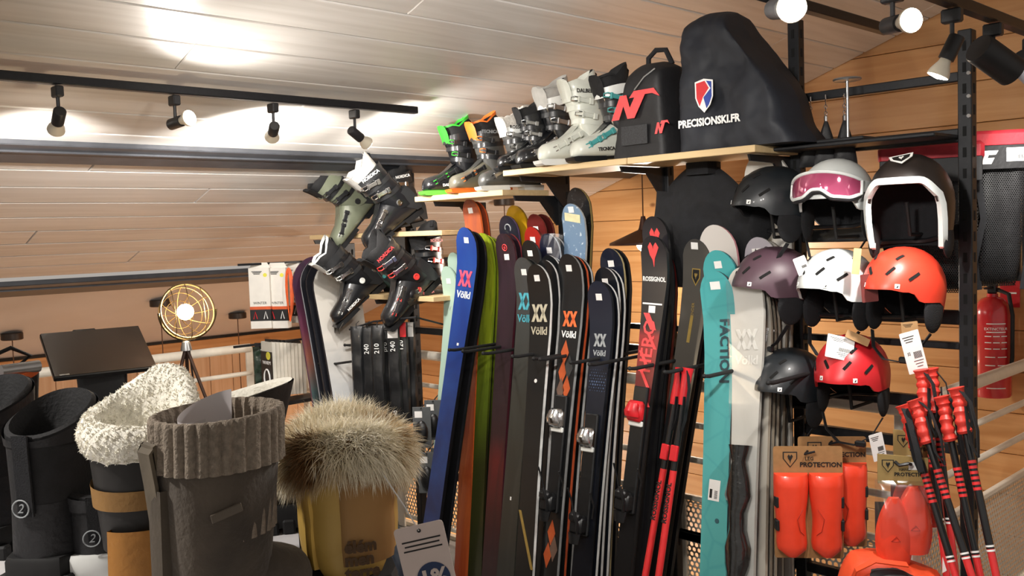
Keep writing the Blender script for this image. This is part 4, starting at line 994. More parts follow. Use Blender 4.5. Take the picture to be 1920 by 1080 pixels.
ski_boot('tall ivory ski boot with glossy buckles on the upper shelf', boot_on(1080, 2.855, ZB, -108, 1.08), SWHT, SWHT, SWHT, SWHT, WHITEPL, SWHT, None, txt='DALBELLO', tm=INK, plates=CHROME, logo='LUPO')
ski_boot('ivory and black ski boot with teal buckles, half hidden by the backpack', boot_on(1140, 2.865, ZB, -108, 1.06), SWHT, SMK, LBLK, TEALP, BLACK, WHITEPL, LBLK, plates=TEALP, logo='TECNICA', tm=INK)
# tilted boots on the two left shelves
def tilted(px, py, Y, yaw, tip, side, size=1.0): return boot_at(px, py, Y, yaw, size, tip, side, (.02, 0, .13))
ski_boot('sage green ski boot tipped forward, left end of the upper left shelf', tilted(640, 390, 2.72, -100, 46, 0, 1.08), SGRN, SGRN, LBLK, SMK, BLACK, SGRN, None, plates=SMK)
ski_boot('black ski boot with grey quilted liner tipped toward the camera', tilted(714, 388, 2.72, -106, 34, 0, 1.12), SBLK, SBLK, LGRY, CHROME, BLACK, SMK, LGRY, txt='NORDICA', plates=CHROME)
ski_boot('black ski boot standing behind the grey-lined tipped one', tilted(745, 385, 2.92, -90, 10, 0, 1.0), SMK, SMK, LBLK, CHROME, BLACK, SMK, None, txt='NORDICA')
bt_ = ski_boot('black and white ski boot with claws of crampon at its toe, tipped forward', tilted(648, 535, 2.70, -106, 38, 0, 1.08), SBLK, SBLK, LBLK, CHROME, BLACK, SMK, WHITEPL, plates=WHITEPL, logo='NORDICA')
ski_boot('black ski boot with a red lever tipped toward the camera', tilted(745, 530, 2.72, -102, 40, 0, 1.15), SBLK, SBLK, LBLK, CHROME, BLACK, SMK, None, txt='NORDICA', tm=M_REDI, plates=REDB)
ski_boot('black ski boot with red buckles standing upright on the lower left shelf', tilted(795, 512, 2.90, -75, 0, 0, 1.12), SBLK, SBLK, LBLK, REDB, BLACK, SMK, None, txt='NORDICA', tm=M_REDI, plates=CHROME, logo='NORDICA')
ski_boot('small dark green ski boot lying low behind the tipped ones', boot_on(702, 2.95, 1.358, -150, .8), mat('dark_green_shell', '#30403a', .4), SMK, LBLK, TEALP, BLACK, None)
for yy_ in (-.03, -.012, .012, .03):
    MB().tube([(.15, yy_, .012), (.185, yy_ * 1.1, .002), (.20, yy_ * 1.15, -.016)], [.004, .0035, .001], 6).build('crampon_claw', mat('dark_claw_steel', '#3a3630', .4, .6), bt_)
# ------------------------------------------------------------------ soft goods: bags, jacket
from mathutils import noise
def soft(w, h, d, xl=None, xr=None, top=None, wr=.012, seed=0, nu=22, nv=22, flat=.0, sharp=6, foot=True):
    """stuffed cloth shape: front and back sheets pinned along the outline; local x width, z up, front at -y"""
    xl = xl or (lambda v: -w / 2); xr = xr or (lambda v: w / 2); top = top or (lambda u: h)
    m = MB(); F, B = [], []
    for j in range(nv + 1):
        v = j / nv
        for i in range(nu + 1):
            u = i / nu; x = xl(v) + (xr(v) - xl(v)) * u; z = v * top(u)
            pu = (1 - abs(2 * u - 1) ** sharp) ** .5; pv = (1 - v ** sharp) ** .5
            if not foot: pv *= (1 - (1 - v) ** sharp) ** .5
            pr = pu * pv
            n = noise.fractal(Vector((x * 7 + seed, z * 7, seed * 1.7)), .9, 2.2, 4) * wr * pr
            F.append((x, -d / 2 * pr * (1 - flat * v) + n, z)); B.append((x, d / 2 * pr * (1 - flat * v) + n, z))
    W = nu + 1; fs = []
    for j in range(nv):
        for i in range(nu): a = j * W + i; fs.append((a, a + 1, a + W + 1, a + W))
    m.add(F, fs); m.add(B, [f[::-1] for f in fs])
    o = (nv + 1) * W
    edge = [i for i in range(W)]
    m.f += [(i, i + o, i + 1 + o, i + 1) for i in range(nu)]; m.mi += [0] * nu
    return m
NAVY = mat('navy_black_nylon', '#181c25', .62, var=.15, scale=14, bump=.35, bscale=22)
BAGBLK = mat('black_nylon', '#141417', .6, var=.15, scale=20, bump=.3, bscale=60)
MESHB = holes('black_mesh_net', '#1a1a1c', .007, .0022, .6, 0, 'xz')
# ski boot backpack
px0 = at_y(1150, 293, 2.78); bx = px0.x
bp = thing('backpack', 'black ski boot backpack with a red N mark and carry handle', 'backpack', T(bx + .135, 2.875, ZB))
m = soft(.27, .345, .24, lambda v: -.135 + .05 * v ** 1.5 + .025 * v, lambda v: .135 - .02 * v, lambda u: .325 + .03 * sin(pi * u), .010, 3, sharp=14); m.build('body', BAGBLK, bp)
m = MB(); m.tube([(-.03, 0, .33), (-.025, -.005, .375), (.01, -.005, .40), (.055, -.005, .395), (.08, 0, .34)], .010, 8); m.build('carry_handle', FABRIC, bp)
NP = [[(-.5, -.5), (-.2, .5), (.02, .5), (.14, -.05), (.3, .35), (.12, .35), (.28, .62), (.95, .62), (1.15, .25), (.9, .42), (.66, .42), (.3, -.5), (.06, -.5), (-.08, .06), (-.24, -.5)]]
def bag_mark(s): return flat_poly
flat_poly(sc(NP, .088, .135), M_REDI, bp, T(-.035, -.137, .185) @ RX(-2), 'red_mark')
MB().box((0, 0, 0), (.12, .004, .07)).build('mesh_pocket', mat('grey_mesh_pocket', '#2a2b2e', .6, var=.5, scale=300), bp, False, M=T(-.005, -.128, .08))
m = MB(); m.tube([(.0, -.127, .245), (.045, -.127, .285), (.09, -.12, .31)], .003, 6); m.build('zip', ALU, bp)
flat_poly(sc(NP, .04, .04), M_REDI, bp, T(.108, -.128, .095), 'side_mark')
# tall navy bag
nb = thing('boot_bag', 'tall navy bag with a shield emblem and white lettering', 'bag', T(at_y(1268, 290, 2.78).x + .22, 2.885, ZB))
m = soft(.46, .48, .25, lambda v: -.215 + .015 * v, lambda v: .27 - .10 * v - .12 * smooth(.35, 1, v) - .03 * smooth(0, .2, v), lambda u: .455 + .035 * sin(pi * u) - .05 * smooth(.8, 1, u), .024, 9, 36, 36, .05, 16); m.build('body', NAVY, nb)
Mf = T(-.065, -.127, .19) @ RX(-1)
Mf2 = lambda y: T(-.075, -.137 - y, .185)
flat_poly([[(-.037, .05), (0, .058), (.037, .05), (.036, -.005), (.024, -.034), (0, -.058), (-.024, -.034), (-.036, -.005)]], WINK, nb, Mf2(0), 'shield')
flat_poly([[(-.031, .045), (.004, .050), (.020, .024), (-.004, -.004), (-.018, -.034), (-.030, -.005)]], RED, nb, Mf2(.0012), 'shield_red')
flat_poly([[(.010, .050), (.031, .045), (.031, -.005), (.020, -.031), (.010, -.044), (-.002, -.006), (.028, .022)]], mat('royal_blue_ink', '#24409a', .5), nb, Mf2(.0012), 'shield_blue')
text('PRECISIONSKI.FR', .036, WINK, nb, T(-.06, -.138, .095), 'lettering', bold=.0014, wscale=.92)
# black jacket on a hanger behind the skis
jk = thing('jacket', 'black jacket hanging in the shade below the shelf', 'jacket', T(at_y(1340, 540, 2.99).x, 2.985, at_y(1340, 540, 2.99).z))
hj = at_y(1330, 302, 2.99).z - at_y(1340, 540, 2.99).z
m = soft(.44, hj, .10, lambda v: -.20, lambda v: .21, lambda u: hj * (1 - .30 * abs(2 * u - .75) ** 1.7), .03, 21, 26, 26, 0, 4, False); m.build('body', FABRIC, jk)
m = soft(.11, hj * .72, .09, None, None, None, .02, 5, 10, 20, 0, 3, False); m.build('sleeve', FABRIC, jk, M=T(-.22, -.03, .03) @ RY(7))
m = soft(.12, .13, .10, None, None, None, .01, 8, 10, 8); m.build('hood', FABRIC, jk, M=T(-.03, -.01, hj - .05))
MB().tube([(0, 0, hj - .02), (0, 0, hj + .05), (0, .05, hj + .06)], .003, 6).build('hanger_hook', CHROME, jk)
# three black cords hung on hooks above the helmets, and the disc stand
for i, (px, py) in enumerate(((1520, 190), (1548, 186), (1583, 184))):
    c = at_y(px, py, 3.0)
    t = thing('hanging_pouch', ('small black pouch on a chain hook, leftmost of three', 'small black pouch on a chain hook, middle of three', 'small black pouch on a chain hook, nearest the disc stand')[i], 'pouch', Matrix.Translation(c) @ RZ(30), 'pouches on chain hooks')
    MB().tube([(0, .03, .012), (0, .0, .014), (0, -.004, 0), (0, .004, -.008)], .002, 6).build('hook', CHROME, t)
    for q in range(4): MB().tube([(.004 * cos(a) if q % 2 else 0, 0 if q % 2 else .004 * cos(a), -.014 - .011 * q + .007 * sin(a)) for a in [2 * pi * k / 10 for k in range(10)]], .0012, 5, True).build('chain_link', CHROME, t)
    m = MB(); m.box((0, 0, -.066), (.012, .008, .022), .003); m.build('clasp', CHROME, t, False)
    m = soft(.075, .15, .03, lambda v: -.04 + .034 * v ** 1.5, lambda v: .04 - .034 * v ** 1.5, None, .008, i, 10, 12, 0, 3, False); m.build('pouch', BAGBLK, t, M=T(0, 0, -.225))
ds = thing('disc_stand', 'slim grey disc on a thin upright rod above the helmets', 'stand', T(at_y(1590, 280, 2.93).x, 2.93, ZS2 - .005))
zt_ = at_y(1590, 147, 2.93).z - ZS2
m = MB(); m.lathe([(0, zt_ - .004), (.042, zt_ - .002), (.045, zt_ + .002), (.042, zt_ + .006), (0, zt_ + .008)], 28); m.build('disc', ALU, ds)
MB().cyl((0, 0, 0), (0, 0, zt_), .005, 10).build('rod', ALU, ds)
MB().box((0, 0, .006), (.16, .12, .012), .003).build('foot', BLACKM, ds, False)
bar(-1.66, -1.125, ZS2 - .012, .012, .2, 2.95)

# ------------------------------------------------------------------ right side of the wall
# red and black mesh bags hung beyond the rack
def mesh_bag(label, px, py, Y, w, h, yaw, logo):
    c = at_y(px, py, Y)
    t = thing('mesh_backpack', label, 'backpack', Matrix.Translation(c) @ RZ(yaw), 'mesh backpacks')
    m = soft(w, h, .14, lambda v: -w / 2 + .03 * (1 - v), lambda v: w / 2 - .05 * (1 - v), None, .01, 4, 16, 20, 0, 6, False); m.build('mesh_body', MESHB, t, M=T(0, 0, -h))
    m = soft(w * .9, h * .92, .09, lambda v: -w * .4, lambda v: w * .36, None, .02, 14, 16, 20, 0, 4, False); m.build('inner_pouch', mat('black_glossy_film', '#1b1b1d', .25, var=.5, scale=30, bump=1.0, bscale=30, coat=.6), t, M=T(0, .0, -h * .97))
    MB().box((0, -.02, -.025), (w * 1.02, .12, .06), .012).build('red_top', mat('crimson_nylon', '#a8232f', .6, bump=.2, bscale=60), t)
    m = MB(); m.box((0, -.082, -.085), (w * .98, .006, .08), .002); m.build('black_panel', BAGBLK, t, False)
    if logo:
        flat_poly([[(-.03, -.022), (-.012, .022), (.03, .022), (.022, .008), (.0, .008), (-.004, -.002), (.018, -.002), (.008, -.022)]], WINK, t, T(-w * .28, -.0865, -.085), 'white_mark')
        l = MB().box((0, 0, 0), (.075, .001, .045)).build('price_label', WHITEP, t, False, M=T(w * .17, -.0865, -.078))
        b = MB()
        for i in range(9): b.box((.0 + .004 * i - .002, -.001, -.008), (.002, .0006, .014))
        b.build('barcode', INK, l, False)
    for s in (-1, 1): MB().strap([(s * w * .42, -.02, -.05), (s * w * .50, -.03, -h * .5), (s * w * .34, -.02, -h * 1.02)], .02, .004, (1, 0, 0)).build('strap', FABRIC, t)
    return t
mesh_bag('black mesh backpack with crimson top, white mark and label, right edge', 1872, 250, 3.42, .205, .52, 36, True)
mesh_bag('crimson-topped mesh backpack mostly hidden behind the race helmet', 1745, 275, 3.26, .32, .50, 20, False)
# fire extinguisher
ex = thing('fire_extinguisher', 'red fire extinguisher with printed label on the pine wall', 'fire extinguisher', T(at_y(1862, 742, 4.80).x, 4.795, at_y(1862, 742, 4.80).z))
EXR = mat('extinguisher_red', '#c4242b', .25, coat=.6, var=.04)
m = MB(); m.lathe([(0, 0), (.078, 0), (.084, .01), (.084, .40), (.078, .44), (.05, .475), (.025, .485), (.025, .50), (0, .50)], 32); m.build('cylinder', EXR, ex)
m = MB(); m.box((0, 0, .525), (.04, .04, .05), .006); m.box((.0, -.05, .555), (.02, .12, .012), .003); m.box((0, -.045, .53), (.018, .10, .010), .003); m.build('valve', BLACK, ex, False)
m = MB(); m.tube([(.02, 0, .52), (.08, -.02, .50), (.10, -.03, .40), (.098, -.03, .2), (.09, -.03, .12)], .010, 8); m.build('hose', RUBBER, ex)
def wrap(R): return lambda p: Vector((R * sin(p.x / R), -R * cos(p.x / R) + p.y, p.z))
lm = RZ(30)
text('EXTINCTEUR', .018, WINK, ex, lm @ T(0, 0, .335), 'lettering', fn=wrap(.0845))
m = MB(); W = wrap(.0848)
for z, n in ((.36, 1), (.32, 1), (.30, 3), (.27, 3), (.24, 3), (.20, 2), (.16, 2), (.10, 1), (.05, 1)):
    for q in range(n):
        w = .11 / n * .8; x0 = -.055 + .11 * (q + .5) / n
        m.loft([[W(Vector((x0 - w / 2 + w * k / 4, -.0003, z + s_ * .0022))) for s_ in (-1, 1)] for k in range(5)], False, False, False)
m.build('label_print', WINK, ex, False, M=lm)['kind'] = 'stuff'
MB().box((0, .09, .25), (.05, .03, .05)).build('wall_hook', BLACKM, ex, False)
sg = tag(MB().box((0, 0, 0), (.09, .004, .20), .001).build('safety_sign', mat('sign_red', '#c0262d', .4), None, False, M=T(at_y(1893, 538, YW - .01).x, YW - .004, at_y(1893, 538, YW - .01).z)), 'small red safety sign on the pine wall right of the extinguisher', 'sign')
MB().box((-.0, -.0025, .055), (.05, .001, .05)).build('white_pictogram', WINK, sg, False); MB().box((0, -.0025, -.03), (.06, .001, .008)).build('text_line', WINK, sg, False)
po = tag(MB().box((0, 0, 0), (.40, .006, .62), .001).build('poster', zprint('poster_print', [(0, '#20242b'), (.28, '#2a3240'), (.45, '#3a465a'), (.6, '#6e7c93'), (1, '#8593aa')], .62, .4, .2, pattern='cloud', pcol='#1a1d22', pamt=.4, pscale=9), None, False, M=T(at_y(1975, 375, YW - .01).x, YW - .006, at_y(1975, 375, YW - .01).z)), 'blue-grey mountain poster cut by the right edge', 'poster')

# ------------------------------------------------------------------ body protectors on cards
KRAFT = mat('kraft_board', '#9a7247', .75, var=.1, scale=50); ORP = mat('coral_orange_plastic', '#e8452b', .32, coat=.35, var=.04)
SH = [[(-.5, .5), (.5, .5), (.5, 0), (0, -.65), (-.5, 0)]]
def leg_guard(label, px, py, Y, yaw):
    c = at_y(px, py, Y)          # bottom centre of the card
    t = thing('leg_protector', label, 'body protector', Matrix.Translation(c) @ RZ(yaw), 'leg protectors on cards')
    W, Hh = .215, .365
    MB().prism(rrect(W, Hh, .008, 3, 0, Hh / 2), -.0015, .0015).build('card', KRAFT, t, False)
    sh = flat_poly(sc(SH, .045), INK, t, T(-.055, -.002, .325), 'shield_mark'); flat_poly(sc(SH, .038), KRAFT, t, T(-.055, -.003, .325), 'shield_field'); flat_poly(sc(ROOSTER, .016), INK, t, T(-.055, -.0045, .325), 'rooster_mark')
    text('LEG', .016, INK, t, T(.005, -.0025, .325), 'lettering'); text('PROTECTION', .021, INK, t, T(.04, -.0025, .305), 'lettering', bold=.0006)
    MB().tube([(.0, -.002, .350), (-.012, -.016, .343), (.02, -.02, .352)], .004, 6).build('card_hook', BLACK, t)
    for s in (-1, 1):
        m = MB(); rings = []
        for i in range(15):
            v = i / 14; z = .018 + .262 * v
            w = .053 - .006 * sin(pi * min(1, v * 1.6)) + .002 * v; w *= (.45 + .55 * sqrt(max(0, 1 - (1 - v / .16) ** 2))) if v < .16 else 1
            if v > .93: w *= .97
            dd = .042 * (1 if .06 < v < .98 else .75)
            rings.append([(s * .054 + w * cos(a) * (1 if (cos(a) * s) > 0 else .98 - .10 * sin(pi * v) ** 4), -.004 - dd * sin(a) ** .8, z - .006 * sin(a)) for a in [pi * k / 14 for k in range(15)]])
        m.loft(rings, True, True); g = m.build('guard_shell', ORP, t)
        for zz in (.19, .115):
            x0 = s * .102; m = MB(); m.box((0, 0, 0), (.010, .028, .034), .002); m.build('strap_slot', RUBBER, g, False, M=T(x0, -.02, zz) @ RZ(s * -8))
        m = MB(); m.tube([(s * .053 - s * .03, -.037, .17), (s * .053 - s * .012, -.047, .14), (s * .053 - s * .02, -.044, .10), (s * .053 - s * .034, -.034, .085)], .0012, 5); m.build('crease', mat('dark_coral', '#b5301d', .4), g)
    return t
leg_guard('orange leg protector shells on a brown card, front one', 1517, 1046, 2.72, 38)
leg_guard('orange leg protector shells on a brown card, partly hidden rear one', 1562, 1024, 2.83, 38)
def hand_guard(label, px, py, Y, yaw):
    c = at_y(px, py, Y)
    t = thing('hand_protector', label, 'body protector', Matrix.Translation(c) @ RZ(yaw), 'hand protectors in bags')
    W = .135
    MB().prism([(-W / 2, .24), (W / 2, .235), (W / 2, .315), (-W / 2, .325)], -.002, .002).build('card_header', mat('kraft_header', '#9c8350', .7, var=.06), t, False)
    flat_poly(sc(SH, .032), INK, t, T(-.04, -.0027, .293), 'shield_mark'); flat_poly(sc(SH, .027), mat('kraft_header', '#9c8350'), t, T(-.04, -.0035, .293), 'shield_field'); flat_poly(sc(ROOSTER, .011), INK, t, T(-.04, -.0045, .293), 'rooster_mark')
    text('HAND', .011, INK, t, T(.005, -.0028, .281), 'lettering'); text('PROTECTION', .0145, INK, t, T(.022, -.0028, .267), 'lettering', bold=.0004)
    MB().box((.033, -.003, .292), (.035, .001, .022)).build('price_sticker', WHITEP, t, False)
    MB().tube([(-.02, -.003, .303), (-.012, -.018, .297), (.012, -.02, .303), (.02, -.012, .299)], .005, 6).build('card_hook', BLACK, t)
    for s, dz in ((-1, 0), (1, .03)):
        m = MB(); rings = []
        for i in range(13):
            v = i / 12; w = .058 * sin(pi * (.16 + .72 * v)) ** .55 + .002 - .022 * v; z = .015 + dz + .19 * v
            rings.append([(s * .027 + w * cos(a), -.006 - (.034 - .012 * v) * max(sin(a), 0) + s * .006, z) for a in [pi * k / 12 for k in range(13)]])
        m.loft(rings); m.build('guard_shell', ORP, t)
        m = MB(); m.tube([(s * .027 - .012, -.036 + s * .006, .085 + dz), (s * .027, -.040 + s * .006, .10 + dz), (s * .027 + .012, -.036 + s * .006, .085 + dz)], .0014, 5, True); m.build('triangle_mark', mat('dark_coral', '#b5301d'), t)
    m = soft(.15, .25, .10, None, None, None, .022, 33, 16, 18, 0, 4, False); m.build('clear_bag', CLEAR, t)
    MB().box((-.06, .004, .12), (.03, .001, .13)).build('insert_leaflet', mat('dark_leaflet', '#3a3835', .5), t, False)
hand_guard('orange hand protector in a clear bag with a brown header, front one', 1694, 1062, 2.60, 34)
hand_guard('orange hand protector in a clear bag, tucked behind the front one', 1722, 1010, 2.72, 34)
hangtag('white folded leaflet standing between the protectors', 1646, 838, 2.76, .045, .085, -12, yaw=55)
# orange-black bag at the bottom edge
ob = thing('gear_bag', 'orange and black gear bag at the bottom edge below the protectors', 'bag', Matrix.Translation(at_y(1672, 1138, 2.58)) @ RZ(34))
m = soft(.30, .17, .20, lambda v: -.16 + .05 * v ** 2, lambda v: .16 - .04 * v ** 2, lambda u: .16 - .045 * smooth(.3, 1, u), .02, 12, 24, 16, 0, 5); m.build('body', mat('orange_nylon', '#e24a1f', .6, bump=.25, bscale=60, var=.1, scale=15), ob)
m = soft(.22, .15, .19, None, None, lambda u: .145 - .045 * smooth(.3, 1, u), .015, 15, 16, 12, 0, 5); m.build('black_panel', BAGBLK, ob, M=T(.02, -.022, .0))
MB().strap([(-.12, -.08, .10), (-.11, -.10, .14), (-.06, -.09, .165), (.03, -.07, .15)], .02, .004, (0, 1, .3)).build('strap', mat('orange_nylon', '#e24a1f'), ob)
MB().tube([(.01, -.115, .11), (-.03, -.12, .09)], .006, 6).build('zip_pull', ORP, ob)

# ------------------------------------------------------------------ bunch of red ski poles at the right
def race_pole(label, top, bot, Yt, Yb, ang=0):
    a, b = at_y(*top, Yt), at_y(*bot, Yb); ax = (a - b).normalized(); b = b - ax * ((b.z - .0) / ax.z); L = (a - b).length
    xx = Vector((0, 1, 0)).cross(ax).normalized()
    t = thing('ski_pole', label, 'ski pole', frame(b, xx, ax.cross(xx), ax), 'red race poles')
    r = .0100
    MB().cyl((0, 0, .08), (0, 0, L - .44), r, 14).build('red_shaft', POLER, t)
    MB().cyl((0, 0, L - .44), (0, 0, L - .09), r + .0005, 14).build('black_shaft', POLEB, t)
    for i in range(6): MB().cyl((0, 0, L - .205 - .0145 * i), (0, 0, L - .213 - .0145 * i), r + .0012, 14).build('red_ring', POLER, t)
    for z in (.43, .442, .72, .732): MB().cyl((0, 0, L - z), (0, 0, L - z - .005), r + .0012, 14).build('white_ring', WINK, t)
    flat_poly([[(-.006, -.02), (.0, .025), (.007, -.012)]], WINK, t, T(0, -r - .0016, L - .56), 'white_arrow')
    m = MB(); pts = []; rr = []
    for i in range(19):
        z = L - .13 + .125 * i / 18; pts.append((0, -.002 - .004 * sin(i * .35), z)); rr.append(.0175 + .0026 * sin(i * 1.75) + (.005 if i > 16 else 0))
    m.tube(pts, rr, 14); m.build('grip', mat('pole_grip_red', '#d63a30', .45), t)
    Ms = RZ(ang)
    m = MB(); m.M = Ms; m.strap([(.012, -.006, L - .012), (.034, -.012, L - .05), (.040, -.018, L - .13), (.028, -.02, L - .20), (.014, -.018, L - .16), (.020, -.012, L - .06)], .018, .0025, (0, 1, .2)); m.build('strap', FABRIC, t)
    m = MB(); m.lathe([(.009, 0), (.032, .004), (.032, .008), (.009, .02)], 16); m.build('basket', POLEB, t, M=T(0, 0, .06))
    MB().tube([(0, 0, 0), (0, 0, .09)], [.003, .006], 8).build('tip', CHROME, t)
for i, (tp, bt, yt, yb, an) in enumerate((((1727, 690), (1775, 1080), 2.74, 2.66, 0), ((1745, 688), (1792, 1080), 2.76, 2.68, 30), ((1693, 756), (1792, 1080), 2.66, 2.58, -40), ((1714, 746), (1822, 1080), 2.64, 2.56, 10), ((1765, 740), (1838, 1080), 2.70, 2.62, 40), ((1792, 724), (1868, 1080), 2.68, 2.60, 0))):
    race_pole(('red-gripped race pole under the hanging price card, left of two', 'red-gripped race pole under the hanging price card, right of two', 'red-gripped race pole farthest left in the front bunch', 'red-gripped race pole with broad white arrow, second in the front bunch', 'red-gripped race pole third in the front bunch', 'red-gripped race pole farthest right, beside the steel post')[i], tp, bt, yt, yb, an)
# ------------------------------------------------------------------ snowboards and small goods at the left end of the rack
def board(label, top, bot, Yt, Yb, face, side):
    ski(label, top, bot, Yt, Yb, .27, .235, .27, .011, .20, face=face, side=side, twist=78, tail=True, name='snowboard', cat='snowboard', group='snowboards')
board('purple and teal snowboard, leftmost of the four', (585, 488), (652, 930), 2.82, 2.62, zprint('board_purple', [(0, '#1b2326'), (.45, '#1f2a2c'), (.62, '#3d4f4f'), (.75, '#7c4a3c'), (.85, '#5b2c40'), (1, '#3c2238')], 1.5, pattern='streak', pcol='#2a2a30', pamt=.45, pscale=4), '#5a3145')
board('black snowboard second from the left, behind the purple one', (600, 488), (668, 930), 2.81, 2.61, PLAIN('#15161c'), '#8d8f96')
board('black snowboard third from the left, against the white one', (611, 490), (680, 930), 2.80, 2.60, PLAIN('#15161c'), '#1c1d25')
board('white and grey-blue snowboard showing its broad face', (624, 494), (694, 930), 2.79, 2.59, zprint('board_white', [(0, '#1d2430'), (.30, '#27313f'), (.42, '#5f6b79'), (.56, '#a9aeb3'), (.8, '#b9b6b0'), (1, '#c2beb6')], 1.5, pattern='cloud', pcol='#8d9298', pamt=.45, pscale=6), '#1c1d25')
MB().tube([at_y(x_, y_, 2.62) for x_, y_ in ((590, 682), (630, 682), (672, 676))], .006, 8).build('board_rail', RUBBER, rack)
CARTON = mat('white_carton', '#dedad2', .55, var=.03); COR = mat('orange_carton_band', '#c9582c', .5); CBLK = mat('black_carton_band', '#1d1c1d', .45); YEL = mat('yellow_sticker', '#d9d24a', .6)
# gridwall arm that holds them
for z_, y0_ in ((at_y(520, 492, 2.75).z, 2.45), (at_y(560, 640, 2.75).z, 2.40)):
    MB().box((at_y(530, 500, 2.75).x + .05, (y0_ + 3.0) / 2, z_), (.012, 3.0 - y0_, .012)).build('hanging_arm', BLACKM, rack, False)
def carton(label, px, py, Y, w, h, d, yaw):
    t = thing('heater_carton', label, 'carton', Matrix.Translation(at_y(px, py, Y)) @ RZ(yaw), 'white hanging cartons')
    MB().box((0, 0, -h * .5), (w, d, h), .001).build('box', CARTON, t, False)
    MB().prism([(-w * .5, 0), (w * .5, 0), (w * .36, .028), (-w * .36, .028)], -.001, .001).build('hang_tab', CARTON, t, False)
    MB().box((0, 0, -h * .66), (w * 1.01, d * 1.01, h * .05)).build('orange_band', COR, t, False)
    bb = MB().box((0, 0, -h * .78), (w * 1.01, d * 1.01, h * .19)).build('black_band', CBLK, t, False)
    for q in (-.25, .25): MB().tube([(w * q - .010, -d * .51 - .001, -h * .84), (w * q, -d * .51 - .001, -h * .72), (w * q + .01, -d * .51 - .001, -h * .84)], .0025, 5).build('insole_picture', RED if q < 0 else WINK, bb)
    MB().cyl((w * .3, -d * .5 - .0005, -h * .12), (w * .3, -d * .5 - .0015, -h * .12), .011, 14).build('yellow_sticker', YEL, t)
    text('WINTER', .02, INK, t, T(.0, -d * .5 - .001, -h * .58), 'lettering')
    for q in range(3): MB().box((-w * .1, -d * .5 - .0006, -h * (.06 + .02 * q)), (w * (.5 - .1 * q), .001, .004)).build('print_line', INK, t, False)
carton('white heater carton with orange band, left of the hanging pair', 487, 502, 2.58, .115, .335, .05, 44)
carton('white heater carton with orange band, right of the hanging pair', 520, 502, 2.66, .115, .335, .05, 36)
carton('white heater carton hidden behind the orange cable', 548, 500, 2.80, .10, .32, .05, 30)
t = thing('cable_loop', 'orange coiled cable hanging beside the white cartons', 'cable', Matrix.Translation(at_y(541, 502, 2.66)) @ RZ(46))
for q in range(5): MB().tube([((.020 - .003 * q) * sin(a) * (1 + .25 * cos(a)), -.01 * q * .4, -.135 + .135 * cos(a) - .006 * q) for a in [2 * pi * k / 20 for k in range(20)]], .0028, 6, True).build('coil', mat('orange_cable', '#e0602c', .45), t)
# thin white boxes in a row
LC = [at_y(513 + 6.9 * i, 642 + .3 * i, 2.56 + .036 * i) for i in range(9)]
for i in range(9):
    c = LC[i]; last = ('with a black and yellow face, first of the row', 'second of the row', 'third of the row', 'fourth of the row', 'fifth of the row', 'sixth of the row', 'seventh of the row', 'eighth of the row', 'last of the row, against the snowboards')[i]
    t = thing('insole_box', 'slim white boxed set ' + last, 'box', T(c.x, c.y, c.z), 'row of slim white boxes')
    MB().box((-.06, 0, -.145), (.12, .021, .29), .001).build('box', mat('slim_box_white', '#cfccc2', .5, var=.04), t, False)
    MB().box((-.06, .0, .006), (.06, .004, .016)).build('hang_tab', CBLK, t, False)
    if i == 0:
        MB().box((-.06, -.0136, -.17), (.121, .001, .235)).build('black_face', CBLK, t, False)
        MB().cyl((-.04, -.0142, -.075), (-.04, -.0152, -.075), .022, 16).build('yellow_roundel', YEL, t); MB().tube([(-.06 + .03 * cos(a), -.0150, -.20 + .05 * sin(a)) for a in [2 * pi * k / 14 for k in range(14)]], .005, 5, True).build('insole_picture', WINK, t)
        text('WARM', .028, WINK, t, T(-.06, -.0145, -.115), 'lettering'); MB().box((-.06, -.0145, -.26), (.05, .001, .03)).build('red_patch', RED, t, False)
t = thing('goggle_pouch', 'dark green plastic pouch hanging left of the slim boxes', 'pouch', Matrix.Translation(at_y(492, 736, 2.58)) @ RZ(46))
soft(.085, .26, .05, None, None, None, .02, 44, 12, 18, 0, 4, False).build('pouch', mat('dark_green_film', '#27352a', .25, var=.6, scale=25, bump=.8, bscale=30, coat=.5), t)
MB().box((0, 0, .265), (.06, .006, .03)).build('header', CBLK, t, False)
# black ledge under the boxes with a bracket
q = at_y(500, 747, 2.60)
lg = tag(MB().box((0, 0, 0), (.16, .55, .02), .003).build('ledge', BLACKM, None, False, M=T(q.x + .02, 2.80, q.z - .03)), 'black steel ledge under the row of slim boxes', 'ledge')
